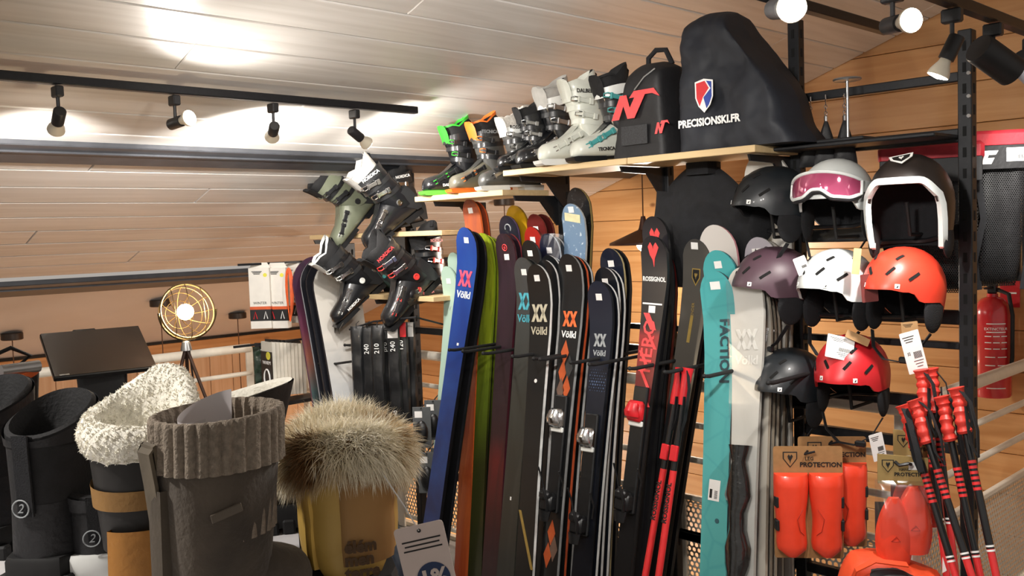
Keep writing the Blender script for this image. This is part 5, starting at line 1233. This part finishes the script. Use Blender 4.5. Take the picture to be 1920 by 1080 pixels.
# long black sleeves with white numbers
SLV = mat('black_sleeve', '#18191b', .4, var=.25, scale=15, bump=.4, bscale=25, coat=.25)
for i, (px, py, Y, tx) in enumerate(((668, 612, 2.62, ''), (688, 612, 2.66, '240'), (707, 610, 2.64, '210'), (722, 608, 2.72, 'pro'), (737, 606, 2.70, '240'), (752, 604, 2.74, '120'), (766, 604, 2.80, ''))):
    c = at_y(px, py, Y)
    t = thing('probe_sleeve', 'long black hanging sleeve, ' + ('leftmost against the white snowboard', 'second from the snowboard, lettered', 'third from the snowboard, broadest lettering', 'fourth from the snowboard', 'fifth from the snowboard, numbered', 'sixth from the snowboard, white-topped', 'last one, nearest the steel post')[i], 'sleeve', Matrix.Translation(c) @ RZ(40), 'black hanging sleeves')
    soft(.062, .50, .04, None, None, None, .01, i * 3, 8, 22, 0, 4, False).build('sleeve', SLV, t, M=T(0, 0, -.50))
    MB().tube([(0, .05, .02), (0, 0, .012), (0, -.004, -.008)], .0025, 6).build('hook', RUBBER, t)
    if tx:
        text(tx, .034, WINK, t, T(.0, -.024, -.11) @ RY(-90), 'lettering'); text('240' if i in (1, 4) else '·', .026, WINK, t, T(0, -.024, -.44) @ RY(-90), 'number')
    if i > 3: MB().box((0, -.018, -.035), (.05, .004, .07)).build('red_white_card', RED if i % 2 else WHITEP, t, False)
MB().tube([at_y(655, 618, 2.62), at_y(700, 603, 2.66), at_y(780, 595, 2.72), at_y(830, 608, 2.90)], .005, 6).build('hanging_arm', BLACKM, rack)
# grey blister cards behind the fur boot
for i, (px, py, Y) in enumerate(((790, 765, 2.66), (812, 752, 2.74), (800, 850, 2.64), (825, 842, 2.72))):
    t = thing('blister_pack', 'grey blister card with a black tool ' + ('upper left beside the fur boot', 'upper right beside the blue ski', 'lower left beside the fur boot', 'lower right beside the blue ski')[i], 'blister pack', Matrix.Translation(at_y(px, py, Y)) @ RZ(42), 'grey blister cards')
    MB().box((0, 0, -.09), (.085, .002, .19), .0008).build('card', mat('grey_blister_card', '#55585a', .5), t, False)
    MB().ell((0, -.018, -.11), (.03, .02, .055), 12, 8).build('black_tool', BLACK, t); MB().box((-.015, -.002, -.03), (.035, .001, .03)).build('price_sticker', WHITEP, t, False)
    MB().tube([(0, .2, .0), (0, -.02, .0)], .003, 6).build('peg', RUBBER, t)

# ------------------------------------------------------------------ pendants over the stairwell
CORD = mat('brown_cord', '#5a3a24', .7)
def pendant(label, at, drop, power, shade=True):
    t = thing('pendant_lamp', label, 'pendant lamp', Matrix.Translation(at), 'pendant lamps over the stairwell')
    m = MB(); m.lathe([(0, .0), (.062, .0), (.066, -.004), (.066, -.042), (.06, -.046), (0, -.046)], 28); m.build('ceiling_rose', mat('dark_bronze', '#3a2f28', .4, .4), t)
    MB().cyl((0, 0, -.046), (0, 0, -drop), .0035, 8).build('cord', CORD, t)
    m = MB(); m.lathe([(.012, -drop + .0), (.024, -drop - .06), (.03, -drop - .075), (.19, -drop - .145), (.192, -drop - .158), (.185, -drop - .155), (.028, -drop - .085), (.0, -drop - .085)], 32); m.build('shade', mat('dark_bronze_shade', '#4a2f26', .4, .3), t)
    m = MB(); m.ell((0, 0, -drop - .15), (.042, .042, .045), 16, 10); m.build('bulb', GLOWW, t)
    l = bpy.data.lights.new('bulb_light', 'POINT'); l.energy = power; l.color = (1, .90, .77); l.shadow_soft_size = .05
    o = bpy.data.objects.new('bulb_light', l); COL.objects.link(o); o.parent = t; o.location = (0, 0, -drop - .22)
for i, (px, py) in enumerate(((22, 624), (300, 562), (445, 586), (945, 372))):
    c = at_ceil(px, py); pendant(('pendant lamp whose dark rose sits at the far left under the panel', 'pendant lamp whose rose shows behind the cage lamp', 'pendant lamp whose rose sits right of the cage lamp', 'pendant lamp whose rose shows under the left oak shelf')[i], (c.x, c.y, CZ + CS * c.x - .0), 1.5 if i < 3 else 2.3, 62 if i < 3 else 60)
c = at_y(1207, 456, 4.15)
zc = CZ + CS * c.x; pendant('lit pendant lamp with a bare bulb glowing left of the race skis', (c.x, c.y, zc), zc - c.z - .15, 60)

# ------------------------------------------------------------------ counter with monitor and cage lamp
CX = at_d(200, 760, 2.45)
counter = thing('counter', 'dark counter carrying the monitor and the cage lamp, behind the boots', 'counter', T(at_d(230, 800, 3.12).x, at_d(230, 800, 3.12).y, 0) @ RZ(60))
MB().box((0, 0, .93), (1.5, .62, .04), .004).build('top', mat('dark_laminate', '#3a332d', .4), counter, False)
MB().box((0, .02, .455), (1.42, .54, .91)).build('body', mat('dark_oak_panel', '#4a3a2c', .5, var=.2, scale=6), counter, False)
DARKSC = mat('dark_screen_glass', '#2a211c', .22, var=.05, coat=.4)
O = at_d(185, 657, 3.0)
Rh = Vector((cos(YAW), sin(YAW), 0)); Fh = Vector((-sin(YAW), cos(YAW), 0)); ph, ta = radians(36), radians(59)
xx = Rh * cos(ph) + Fh * sin(ph); hh_ = Fh * cos(ph) - Rh * sin(ph); zz = Vector((0, 0, 1)) * cos(ta) + hh_ * sin(ta)
yy = zz.cross(xx).normalized()
Wm, Hm = .304, .235
mon = thing('monitor', 'dark flat touch monitor tilted back on a black stand', 'monitor', frame(O, xx, yy, zz))
MB().box((0, .008, 0), (Wm, .018, Hm), .003).build('casing', BLACK, mon, False)
MB().box((0, -.0015, 0), (Wm * .985, .002, Hm * .97)).build('screen', DARKSC, mon, False)
MB().box((-Wm * .06, .012, Hm / 2 + .004), (.07, .02, .016), .003).build('camera_tab', BLACK, mon, False)
MB().box((-Wm * .40, -.003, -Hm * .47), (.028, .001, .005)).build('maker_plate', ALU, mon, False)
st = at_d(192, 712, 3.0)
Mi = frame(O, xx, yy, zz).inverted() @ (T(st.x, st.y, .95) @ RZ(70))
hs = st.z - .95
m = MB(); m.loft([[(x * w, y * d_ + oy, z) for x, y in rrect(1, 1, .15)] for z, w, d_, oy in ((0, .20, .2, .0), (.02, .20, .2, .0), (.03, .15, .12, .0), (hs * .5, .13, .10, .0), (hs * .75, .14, .09, .0), (hs + .03, .15, .08, .0))]); m.build('stand', BLACK, mon, M=Mi)
MB().box((0, -.055, hs * .62), (.085, .008, .035), .002).build('stand_plate', mat('grey_name_plate', '#3b3f44', .35), mon, False, M=Mi)
text('PARTNER', .011, M_GREYI, mon, Mi @ T(0, -.0605, hs * .64), 'lettering')
MB().tube([(.045 * cos(a), -.062, hs * .25 + .02 * sin(a)) for a in [pi * (.15 + .7 * k / 10) for k in range(11)]], .003, 6).build('status_light', emit('blue_white_glow', '#cfe4ff', 4), mon, M=Mi)
cb = at_d(290, 700, 2.3)
MB().tube([Mi.inverted() @ v if False else frame(O, xx, yy, zz).inverted() @ Vector(v) for v in (at_d(290, 690, 2.98), at_d(291, 715, 2.99), at_d(284, 735, 3.0), at_d(262, 752, 3.0), at_d(235, 762, 3.02))], .003, 6).build('cable', RUBBER, mon)
# cage lamp
dl = 3.0
lc = at_d(352, 583, dl); foot = at_d(349, 650, dl)
cl = thing('cage_lamp', 'round wire cage lamp with a glowing bulb on a dark tripod', 'lamp', Matrix.Translation((foot.x, foot.y, .95)))
WIRE = mat('warm_brass_wire', '#6e5c3e', .4, .9); LEGW = mat('dark_walnut', '#3a2418', .5)
rel = lc - Vector((foot.x, foot.y, .95)); Rl = .088
for k in range(3):
    a = radians(46 + 90 + 120 * k + 20); MB().tube([(0, 0, foot.z - .95), (.13 * cos(a), .13 * sin(a), 0)], [.006, .005], 8).build('leg', LEGW, cl)
m = MB(); m.lathe([(.004, .02), (.012, .016), (.016, 0), (.018, -.012), (0, -.014)], 16); m.build('hub', ALU, cl, M=T(0, 0, foot.z - .95))
fdir = (_R * .62 - _F * .72 + _U * .18).normalized()          # the open side of the cage looks right and forward
up = Vector((0, 0, 1)); rt = up.cross(fdir).normalized(); up2 = fdir.cross(rt)
MC = frame(rel, rt, up2, fdir)
m = MB(); m.M = MC; m.tube([(Rl * cos(a), Rl * sin(a), 0) for a in [2 * pi * k / 40 for k in range(40)]], .0035, 8, True); m.build('rim', WIRE, cl)
for k in range(6):
    a = pi * k / 6; m = MB(); m.M = MC; m.tube([(Rl * cos(a) * cos(b), Rl * sin(a) * cos(b), -Rl * .95 * sin(b)) for b in [pi * j / 20 for j in range(21)]], .0015, 6); m.build('cage_rib', WIRE, cl)
for f_ in (.35, .62, .85): m = MB(); m.M = MC; m.tube([(Rl * sqrt(1 - f_ * f_) * cos(a), Rl * sqrt(1 - f_ * f_) * sin(a), -Rl * .95 * f_) for a in [2 * pi * k / 30 for k in range(30)]], .0015, 6, True); m.build('cage_ring', WIRE, cl)
for f_ in (-.55, 0, .55):
    m = MB(); m.M = MC; h_ = Rl * sqrt(1 - f_ * f_); m.tube([(Rl * f_, h_ * cos(pi * j / 10), .02 * sin(pi * j / 10)) for j in range(11)], .0014, 6); m.build('cage_bar', WIRE, cl)
m = MB(); m.tube([rel + (rt * cos(a) * 1.07 + Vector((0, 0, 1)) * sin(a) * 1.05) * Rl for a in [pi + pi * j / 16 for j in range(17)]], .004, 8); m.build('yoke', WIRE, cl)
m = MB(); m.M = MC; m.ell((0, 0, -.02), (.026, .026, .030), 16, 10); m.build('bulb', GLOWW, cl)
l = bpy.data.lights.new('cage_bulb', 'POINT'); l.energy = 9; l.color = (1, .80, .55); l.shadow_soft_size = .026
o = bpy.data.objects.new('cage_bulb', l); COL.objects.link(o); o.parent = cl; o.location = rel + fdir * .02
MB().tube([(0, .01, foot.z - .96), (-.02, .03, foot.z - 1.1), (.05, .02, .02)], .003, 6).build('flex', RUBBER, cl)
# ------------------------------------------------------------------ winter boots on the white display stand in front
ZD = 1.235
STANDW = mat('white_laminate', '#d8d5d6', .4, var=.03)
def gp_(px, py, d): return at_d(px, py, d)
stand = thing('display_stand', 'white display stand carrying the winter boots in front', 'display stand', T(-1.02, .44, 0) @ RZ(46))
MB().box((-.2, .02, ZD - .0125), (.75, .62, .025), .003).build('top', STANDW, stand, False)
MB().box((-.2, .02, (ZD - .025) / 2), (.70, .56, ZD - .025)).build('body', STANDW, stand, False)
def fur(name, spots, n, length, mat_, parent, seed=1, width=.0012, droop=.35, curl=.25, seg=3, M=None):
    """strands of hair as thin tapering ribbons; spots() returns a root point and its direction"""
    rnd = random.Random(seed); vs, fs = [], []
    for _ in range(n):
        p, d = spots(rnd); d = Vector(d); d += Vector((rnd.uniform(-1, 1), rnd.uniform(-1, 1), rnd.uniform(-1, 1))) * curl; d.normalize()
        L = length * rnd.uniform(.55, 1.15); s = d.orthogonal().normalized(); s = Matrix.Rotation(rnd.uniform(0, 6.28), 3, d) @ s
        p = Vector(p); o = len(vs)
        for k in range(seg):
            w = width * (1 - k / seg) * .5; vs += [tuple(p - s * w), tuple(p + s * w)]
            p = p + d * (L / seg); d = (d + Vector((0, 0, -droop / seg))).normalized()
        vs.append(tuple(p))
        for k in range(seg - 1): a = o + 2 * k; fs.append((a, a + 1, a + 3, a + 2))
        fs.append((o + 2 * seg - 2, o + 2 * seg - 1, o + 2 * seg))
    me = bpy.data.meshes.new(name); me.from_pydata(vs, [], fs); me.materials.append(mat_); me.polygons.foreach_set('use_smooth', [True] * len(fs))
    ob = link(name, me, parent, M); ob['kind'] = 'stuff'; return ob
def wfoot(L, W, h, toe=.07):
    tab = [(-.30, .30, .5), (-.29, .66, .80), (-.24, .82, .98), (-.12, .88, 1.0), (.05, .92, .98), (.25, 1.0, .82), (.45, 1.0, .66), (.60, .86, .58), (.68, .55, .46), (.70, .2, .3)]
    rings = []
    for i in range(24):
        u = -.30 + 1.0 * i / 23; w, hh = interp(tab, u); r = []
        for k in range(18):
            a = 2 * pi * k / 18; p = 2.6; cy = math.copysign(abs(cos(a)) ** (2 / p), cos(a)); cz = math.copysign(abs(sin(a)) ** (2 / p), sin(a))
            r.append((u * L, W / 2 * w * cy * (1 - .15 * max(0, cz)), h * hh * (cz + 1) / 2 + .03))
        rings.append(r)
    return rings
def wshaft(z0, z1, rx0, rx1, ry0, ry1, cx0, cx1, tilt, n=32, steps=10, mod=None):
    out = []
    for i in range(steps + 1):
        u = i / steps; z = z0 + (z1 - z0) * u; rx = rx0 + (rx1 - rx0) * u; ry = ry0 + (ry1 - ry0) * u; cx = cx0 + (cx1 - cx0) * u; ring = []
        for k in range(n):
            a = 2 * pi * k / n; e = 1 + (mod(a, u) if mod else 0); ca, sa = cos(a), sin(a)
            ring.append((cx + rx * e * math.copysign(abs(ca) ** .9, ca), ry * e * math.copysign(abs(sa) ** .9, sa), z + tilt * u * rx * ca))
        out.append(ring)
    return out
def lug_sole(t, L, W, m_, h=.034, band=None):
    o = [(u * L, w * W / 2) for u, w in ((-.33, .55), (-.31, .8), (-.22, .95), (0, .92), (.2, 1.0), (.45, 1.06), (.6, .92), (.69, .6), (.72, .2))]
    out = o + [(x, -y) for x, y in o[::-1]]
    m = MB(); m.loft([[(x * k, y * k, z) for x, y in out] for z, k in ((.008, .96), (.018, 1.0), (h, 1.0), (h + .006, .96))]); m.build('midsole', band or m_, t)
    for i in range(12):
        u = -.28 + .085 * i
        for s in (-1, 1): MB().box((u * L, s * W * .40, .010), (.018, .026, .022), .003).build('lug', m_, t, False)
def place(px, d, heading, sc_=1.0, anchor=0.0):
    """boot whose shaft axis stands at column px, depth d, on the display stand"""
    p = at_d(px, 900, d); return T(p.x, p.y, ZD) @ RZ(heading) @ S(sc_, sc_, sc_) @ T(-anchor, 0, 0)
BLKL = mat('black_boot_leather', '#17171a', .62, var=.25, scale=30, bump=.4, bscale=120); BLKN = mat('black_boot_nylon', '#131315', .8, var=.3, scale=50, bump=.3, bscale=200)
TAN = mat('tan_nubuck', '#a5702f', .7, var=.12, scale=25, bump=.2, bscale=150); TANK = mat('tan_boot_collar', '#8d6836', .7, var=.1, scale=25, bump=.2, bscale=150)
GREYS = mat('grey_brown_suede', '#4b4238', .85, var=.5, scale=11, bump=.35, bscale=160, sheen=.2); KNIT = mat('grey_knit', '#85796b', .95, var=.25, scale=180, bump=.7, bscale=330)
YELB = mat('mustard_waxed_cotton', '#bd9a4c', .5, var=.1, scale=10, bump=.1, bscale=30, coat=.1); YELP = mat('ochre_panel', '#9a7340', .6, var=.1, scale=12, bump=.15, bscale=40)
SHERPA = mat('white_sherpa', '#f0ecdf', .95, var=.05, scale=60, bump=.8, bscale=140)
def furmat(name, stops, scale=14):
    t = NT(name); mp = t.coords((1, 1, .6)); nz = t.n('ShaderNodeTexNoise', i_Scale=scale, i_Detail=3.0); t.l(mp, 0, nz, 'Vector'); r = t.ramp([(p, srgb(c)) for p, c in stops]); t.l(nz, 'Fac', r, 'Fac'); t.l(r, 'Color', t.b, 'Base Color'); t.b.inputs['Roughness'].default_value = .75; return t.m
# --- black hiking boot
def black_boot(label, px, d, hd, s, logo=True, low=False, lace=None, sole=RUBBER, band=None, accent=None, txt=None):
    t = thing('winter_boot', label, 'boot', place(px, d, hd, s), 'winter boots')
    lug_sole(t, .27, .10, sole, .04, band)
    MB().loft(wfoot(.26, .098, .085)).build('foot', BLKL, t, angle=60)
    H = .235 if not low else .145
    r = wshaft(.07, H, .060, .068, .047, .054, -.022, -.018, .34 if not low else .2)
    inner = wshaft(H, H - .06, .060, .045, .046, .035, -.018, -.018, 0, steps=3)
    top = [(x, y, z) for x, y, z in r[-1]]
    lip = [[(-.018 + (x + .018) * .9, y * .9, z + .004) for x, y, z in top], [(-.018 + (x + .018) * .75, y * .75, z - .03) for x, y, z in top], [(-.018 + (x + .018) * .6, y * .6, z - .09) for x, y, z in top]]
    MB().loft(r + lip, False, True).build('shaft', BLKN, t, angle=60)
    MB().loft(wshaft(H - .035, H - .002, .0695, .0715, .0555, .0575, -.018, -.018, .34 if not low else .2, steps=3), False, False).build('padded_collar', BLKL, t)
    MB().loft(wshaft(.045, .12, .064, .062, .051, .049, -.022, -.022, 0, steps=4, mod=lambda a, u: 0 if cos(a) < .2 else -.3), False, False).build('heel_counter', BLKL, t)
    MB().strap([(-.088, 0, H * .45), (-.092, 0, H * .75), (-.094, 0, H * .93), (-.082, 0, H * .9)], .022, .004, (0, 1, 0)).build('pull_tab', FABRIC, t)
    if logo:
        zc = H * .50; m = MB(); m.tube([(0, .012 * cos(a), .012 * sin(a)) for a in [2 * pi * k / 18 for k in range(18)]], .0011, 5, True); m.prism([(-.001, -.001), (.001, .001)] if False else [(0, 0), (.0008, 0), (0, .0008)], 0, .0001)
        e = m.build('round_emblem', M_GREYI, t, M=T(-.0915, .006, zc)); text('2', .018, M_GREYI, t, T(-.0925, .006, zc) @ RZ(-90), 'emblem_mark', shear=.3)
    for q in range(5):
        z = .10 + .024 * q
        if z < H - .03: MB().tube([(.045 - .01 * q * .4, -.03, z), (.056 - .01 * q * .3, 0, z + .008), (.045 - .01 * q * .4, .03, z)], .003, 6).build('lace', accent if (accent and q == 0) else RUBBER, t)
    if txt: text(txt, .022, M_TEAL, t, T(-.074, -.032, H * .52) @ RZ(-50) @ RY(90), 'brand_lettering')
    return t
black_boot('tall black winter boot with a round emblem on its heel and lugged sole', 118, 1.20, 130, .88, accent=mat('yellow_lace', '#c9992f', .6))
black_boot('black winter boot with turquoise vertical lettering, cut by the left edge', 4, 1.32, 132, .9, False, txt='TECNICA')
black_boot('low black shoe with white midsole and ringed emblem between the boots', 196, 1.21, 150, .82, True, True, band=WHITEPL)
# --- orange-lined boot far left
t = thing('winter_boot', 'black boot with an orange lining at the far left edge', 'boot', place(22, 1.52, 100, .86), 'winter boots')
lug_sole(t, .27, .10, RUBBER); MB().loft(wfoot(.26, .098, .085)).build('foot', BLKL, t, angle=60)
r = wshaft(.07, .235, .062, .075, .048, .062, -.02, -.018, .2); MB().loft(r, False, False).build('shaft', BLKN, t)
MB().loft([[(-.018 + (x + .018) * k, y * k, z + dz) for x, y, z in r[-1]] for k, dz in ((1.0, 0), (1.02, .012), (.92, .016), (.8, -.01), (.7, -.08))], False, True).build('orange_lining', mat('orange_lining', '#d9652c', .7, bump=.2), t)
MB().tube([(-.06, -.03, .25), (-.05, -.035, .285), (0, -.03, .30), (.04, -.02, .28), (.01, -.02, .26)], .004, 6).build('lace_loop', RUBBER, t)
MB().cyl((-.03, -.05, .262), (.04, -.05, .262), .011, 12).build('toggle', ALU, t)
# --- sherpa boot
t = thing('winter_boot', 'tan and black boot with a fluffy white lining spilling over', 'boot', place(274, 1.12, 150, .97), 'winter boots')
lug_sole(t, .27, .085, RUBBER, .03, RUBBER)
MB().loft(wfoot(.27, .086, .08)).build('foot', BLKL, t, angle=60)
r = wshaft(.07, .195, .058, .066, .048, .060, -.022, -.016, .15); MB().loft(r, False, False).build('shaft', mat('black_quilted_shaft', '#191614', .55, var=.2, scale=30, bump=.5, bscale=14), t)
MB().loft(wshaft(.122, .148, .0645, .066, .0575, .0595, -.019, -.017, .05, steps=3), False, False).build('tan_band', TANK, t)
MB().loft(wshaft(.03, .10, .070, .066, .056, .054, -.024, -.024, 0, n=48, steps=4, mod=lambda a, u: .0 if abs(a - pi) < .72 else -.42), False, False).build('heel_counter', TAN, t)
def sring(k, dz, tl): return [(-.016 + .068 * k * cos(a), .061 * k * sin(a), .203 + dz + tl * .07 * cos(a) + .036 * max(0, cos(a + .6)) ** 2) for a in [2 * pi * i / 40 for i in range(40)]]
rnd = random.Random(8)
prof = [(.92, -.012), (1.06, -.014), (1.14, -.004), (1.15, .010), (1.06, .024), (.90, .028), (.76, .016), (.68, -.01), (.6, -.06), (.5, -.12)]
rr = [[(x + rnd.uniform(-.002, .002), y + rnd.uniform(-.002, .002), z + rnd.uniform(-.002, .002)) for x, y, z in sring(k, dz, .16)] for k, dz in prof]
MB().loft(rr, False, True).build('fleece_collar', SHERPA, t, angle=90)
def sp(rnd):
    i = rnd.randrange(40); j = rnd.randrange(1, len(prof) - 2); a, b = Vector(rr[j][i]), Vector(rr[j + 1][(i + 1) % 40]); p = a.lerp(b, rnd.random()); q = Vector(rr[j][(i + 1) % 40]).lerp(Vector(rr[j + 1][i]), rnd.random()); p = p.lerp(q, rnd.random() * .5)
    c = Vector((-.016 + .060 * cos(2 * pi * i / 40), .053 * sin(2 * pi * i / 40), .205 + .16 * .07 * cos(2 * pi * i / 40))); return p, (p - c).normalized()
fur('fleece_curls', sp, 9000, .0035, SHERPA, t, 3, .0020, .2, 1.4, 2)
# --- grey suede boot with ribbed knit cuff
gt = thing('winter_boot', 'grey suede boot with a ribbed knit cuff and pull tab', 'boot', place(428, .97, 100, 1.0) @ S(.90, .90, 1.0), 'winter boots')
lug_sole(gt, .15, .10, RUBBER); MB().loft(wfoot(.14, .095, .085)).build('foot', GREYS, gt, angle=60)
rb = 30
MB().loft(wshaft(.07, .20, .060, .069, .050, .063, -.02, -.012, .02, steps=8), False, False).build('shaft', GREYS, gt)
kn = wshaft(.190, .238, .072, .0735, .066, .068, -.012, -.010, .03, n=rb * 6, steps=6, mod=lambda a, u: .06 * abs(sin(a * rb / 2)) - .04 + (.02 * (1 - u) ** 3))
lipk = [[(-.01 + (x + .01) * k, y * k, z + dz) for x, y, z in kn[-1]] for k, dz in ((.985, .005), (.93, .006), (.88, -.002), (.84, -.04), (.8, -.12))]
MB().loft(kn + lipk, False, True).build('knit_cuff', KNIT, gt, angle=80)
MB().strap([(-.078, .018, .08), (-.082, .019, .14), (-.086, .020, .18), (-.091, .020, .212), (-.086, .020, .220), (-.082, .020, .19)], .026, .004, (.1, 1, 0)).build('pull_tab', mat('grey_suede_tab', '#5f5546', .8, var=.2, scale=20, bump=.2), gt)
m = MB(); m.loft(wshaft(.03, .175, .070, .074, .060, .068, -.02, -.012, 0, n=48, steps=6, mod=lambda a, u: .03 if abs(((a - 2.87 + pi) % (2 * pi)) - pi) < .34 else -.4), False, False); m.build('heel_stay', mat('brown_suede_stay', '#4a4136', .85, var=.3, scale=18, bump=.3, bscale=150), gt)
MB().box((0, 0, 0), (.034, .002, .009), .0008).build('metal_tab', mat('dull_bronze_tab', '#5a5044', .5), gt, False, M=T(-.046, -.0565, .152) @ RZ(-27) @ RY(-14))
# clear plastic shaper in the grey boot
m = MB(); pl = [[(-.005 + rx_ * cos(a), .018 + rx_ * .8 * sin(a), z + .012 * cos(a)) for a in [radians(20 + 210 * k / 24) for k in range(25)]] for z, rx_ in ((.15, .035), (.20, .037), (.246, .040))]
m.loft(pl, False, False, False); sh = m.build('plastic_shaper', mat('milky_plastic', '#cbc5c6', .3, var=.03), gt)
# --- sheepskin-lined dark boot behind
t = thing('winter_boot', 'dark slouched boot with cream sheepskin inside, behind the grey one', 'boot', place(455, 1.35, 60, 1.0), 'winter boots')
lug_sole(t, .27, .10, RUBBER); MB().loft(wfoot(.26, .098, .09)).build('foot', GREYS, t, angle=60)
r = wshaft(.07, .195, .062, .072, .05, .058, -.02, .0, .25, mod=lambda a, u: .1 * u * cos(2 * a)); MB().loft(r, False, False).build('shaft', mat('charcoal_felt', '#35302d', .9, var=.2, bump=.3), t)
MB().loft([[((x) * k, y * k, z + dz) for x, y, z in r[-1]] for k, dz in ((.97, .001), (.88, -.004), (.8, -.05), (.7, -.15))], False, True).build('sheepskin_lining', SHERPA, t)
# --- mustard boot with fur
yt_ = thing('winter_boot', 'mustard yellow boot with a thick fur trim and small lettering', 'boot', place(648, 1.10, 150, 1.0), 'winter boots')
lug_sole(yt_, .28, .105, RUBBER, .036); MB().loft(wfoot(.27, .10, .09)).build('foot', YELB, yt_, angle=60)
puff = lambda a, u: .03 * abs(sin(u * pi * 2.4)) ** .6
MB().loft(wshaft(.06, .185, .060, .064, .054, .060, -.02, -.014, 0, n=40, steps=18, mod=puff), False, False).build('shaft', YELB, yt_, angle=70)
MB().loft(wshaft(.055, .185, .0625, .0665, .0565, .0625, -.02, -.014, 0, n=40, steps=18, mod=lambda a, u: puff(a, u) if abs(((a - 3.50 + pi) % (2 * pi)) - pi) < .62 else -.2), False, False).build('ochre_panel', YELP, yt_, angle=70)
MB().loft(wshaft(.05, .18, .063, .067, .057, .063, -.02, -.014, 0, n=40, steps=18, mod=lambda a, u: puff(a, u) if abs(((a - 2.3 + pi) % (2 * pi)) - pi) < .2 else -.2), False, False).build('side_seam', mat('mustard_piping', '#d0a84a', .5), yt_, angle=70)
FUR = furmat('cream_brown_fur', [(.30, '#7d5730'), (.37, '#d2bb92'), (.43, '#f3e9d0'), (.8, '#faf5e6')], 10)
FURB = mat('fur_skin', '#8a6f4c', .9, var=.3, scale=30)
fr = [[(-.014 + k * (.068 * cos(a)), k * .064 * sin(a), .180 + dz + .010 * cos(2 * a)) for a in [2 * pi * i / 32 for i in range(32)]] for k, dz in ((.96, -.03), (1.08, -.018), (1.10, -.004), (1.0, .010), (.82, .010), (.62, .004), (.3, -.008))]
MB().loft(fr, False, True).build('fur_base', FURB, yt_)
def sp2(rnd):
    i = rnd.randrange(32); j = rnd.randrange(0, 6); a = Vector(fr[j][i]).lerp(Vector(fr[j][(i + 1) % 32]), rnd.random()); b = Vector(fr[j + 1][i]).lerp(Vector(fr[j + 1][(i + 1) % 32]), rnd.random()); p = a.lerp(b, rnd.random())
    an = atan2(p.y / .064, (p.x + .014) / .068); c = Vector((-.014 + .045 * cos(an), .042 * sin(an), .168)); d = (p - c).normalized()
    return p, d + Vector((0, 0, -.45 if j < 2 else -.05))
fur('fur_trim', sp2, 17000, .030, FUR, yt_, 5, .0015, 1.0, .60, 4)
# lettering on the panel facing the camera: wrapped round the shaft
Wy = wrap(.0704)
for i, s in enumerate(('élém', 'men', 'terre')):
    text(s, .0185, mat('dark_brown_print', '#4a3216', .6), yt_, T(-.018, 0, .078 - .0145 * i) @ RZ(-98), 'lettering', bold=.0009, fn=Wy, align='LEFT')
# hang tag of the mustard boot
tc_ = at_d(800, 1055, 1.0)
tg_ = tag(MB().prism(rrect(.054, .085, .004), -.0005, .0005).build('hang_tag', mat('pale_pink_card', '#d6c5bd', .6, var=.02), None, False, M=Matrix.Translation(tc_) @ RZ(46) @ RY(-11)), 'pale card tag with a blue one percent roundel, by the mustard boot', 'tag')
MB().cyl((0, -.0006, -.0), (0, -.0012, -.0), .018, 28).build('blue_roundel', mat('navy_print', '#24365c', .5), tg_, M=T(.004, 0, -.018))
text('1%', .026, mat('pale_pink_card', '#d6c5bd'), tg_, T(.004, -.0016, -.018), 'number', bold=.0008)
for q in range(3): text(('nous reversons 1% du chiffre', 'à des associations pour', 'la planète'), .004, INK, tg_, T(0, -.001, .028 - .006 * q), 'small_print') if False else MB().box((0, -.0008, .026 - .005 * q), (.042 - .004 * (q % 2), .0004, .0016)).build('print_line', INK, tg_, False)
MB().cyl((0, -.0006, .036), (0, -.001, .036), .0022, 10).build('eyelet', INK, tg_)
MB().tube([(0, -.001, .036), (-.01, .01, .06), (-.03, .03, .10)], .0008, 5).build('string', WHITEP, tg_)
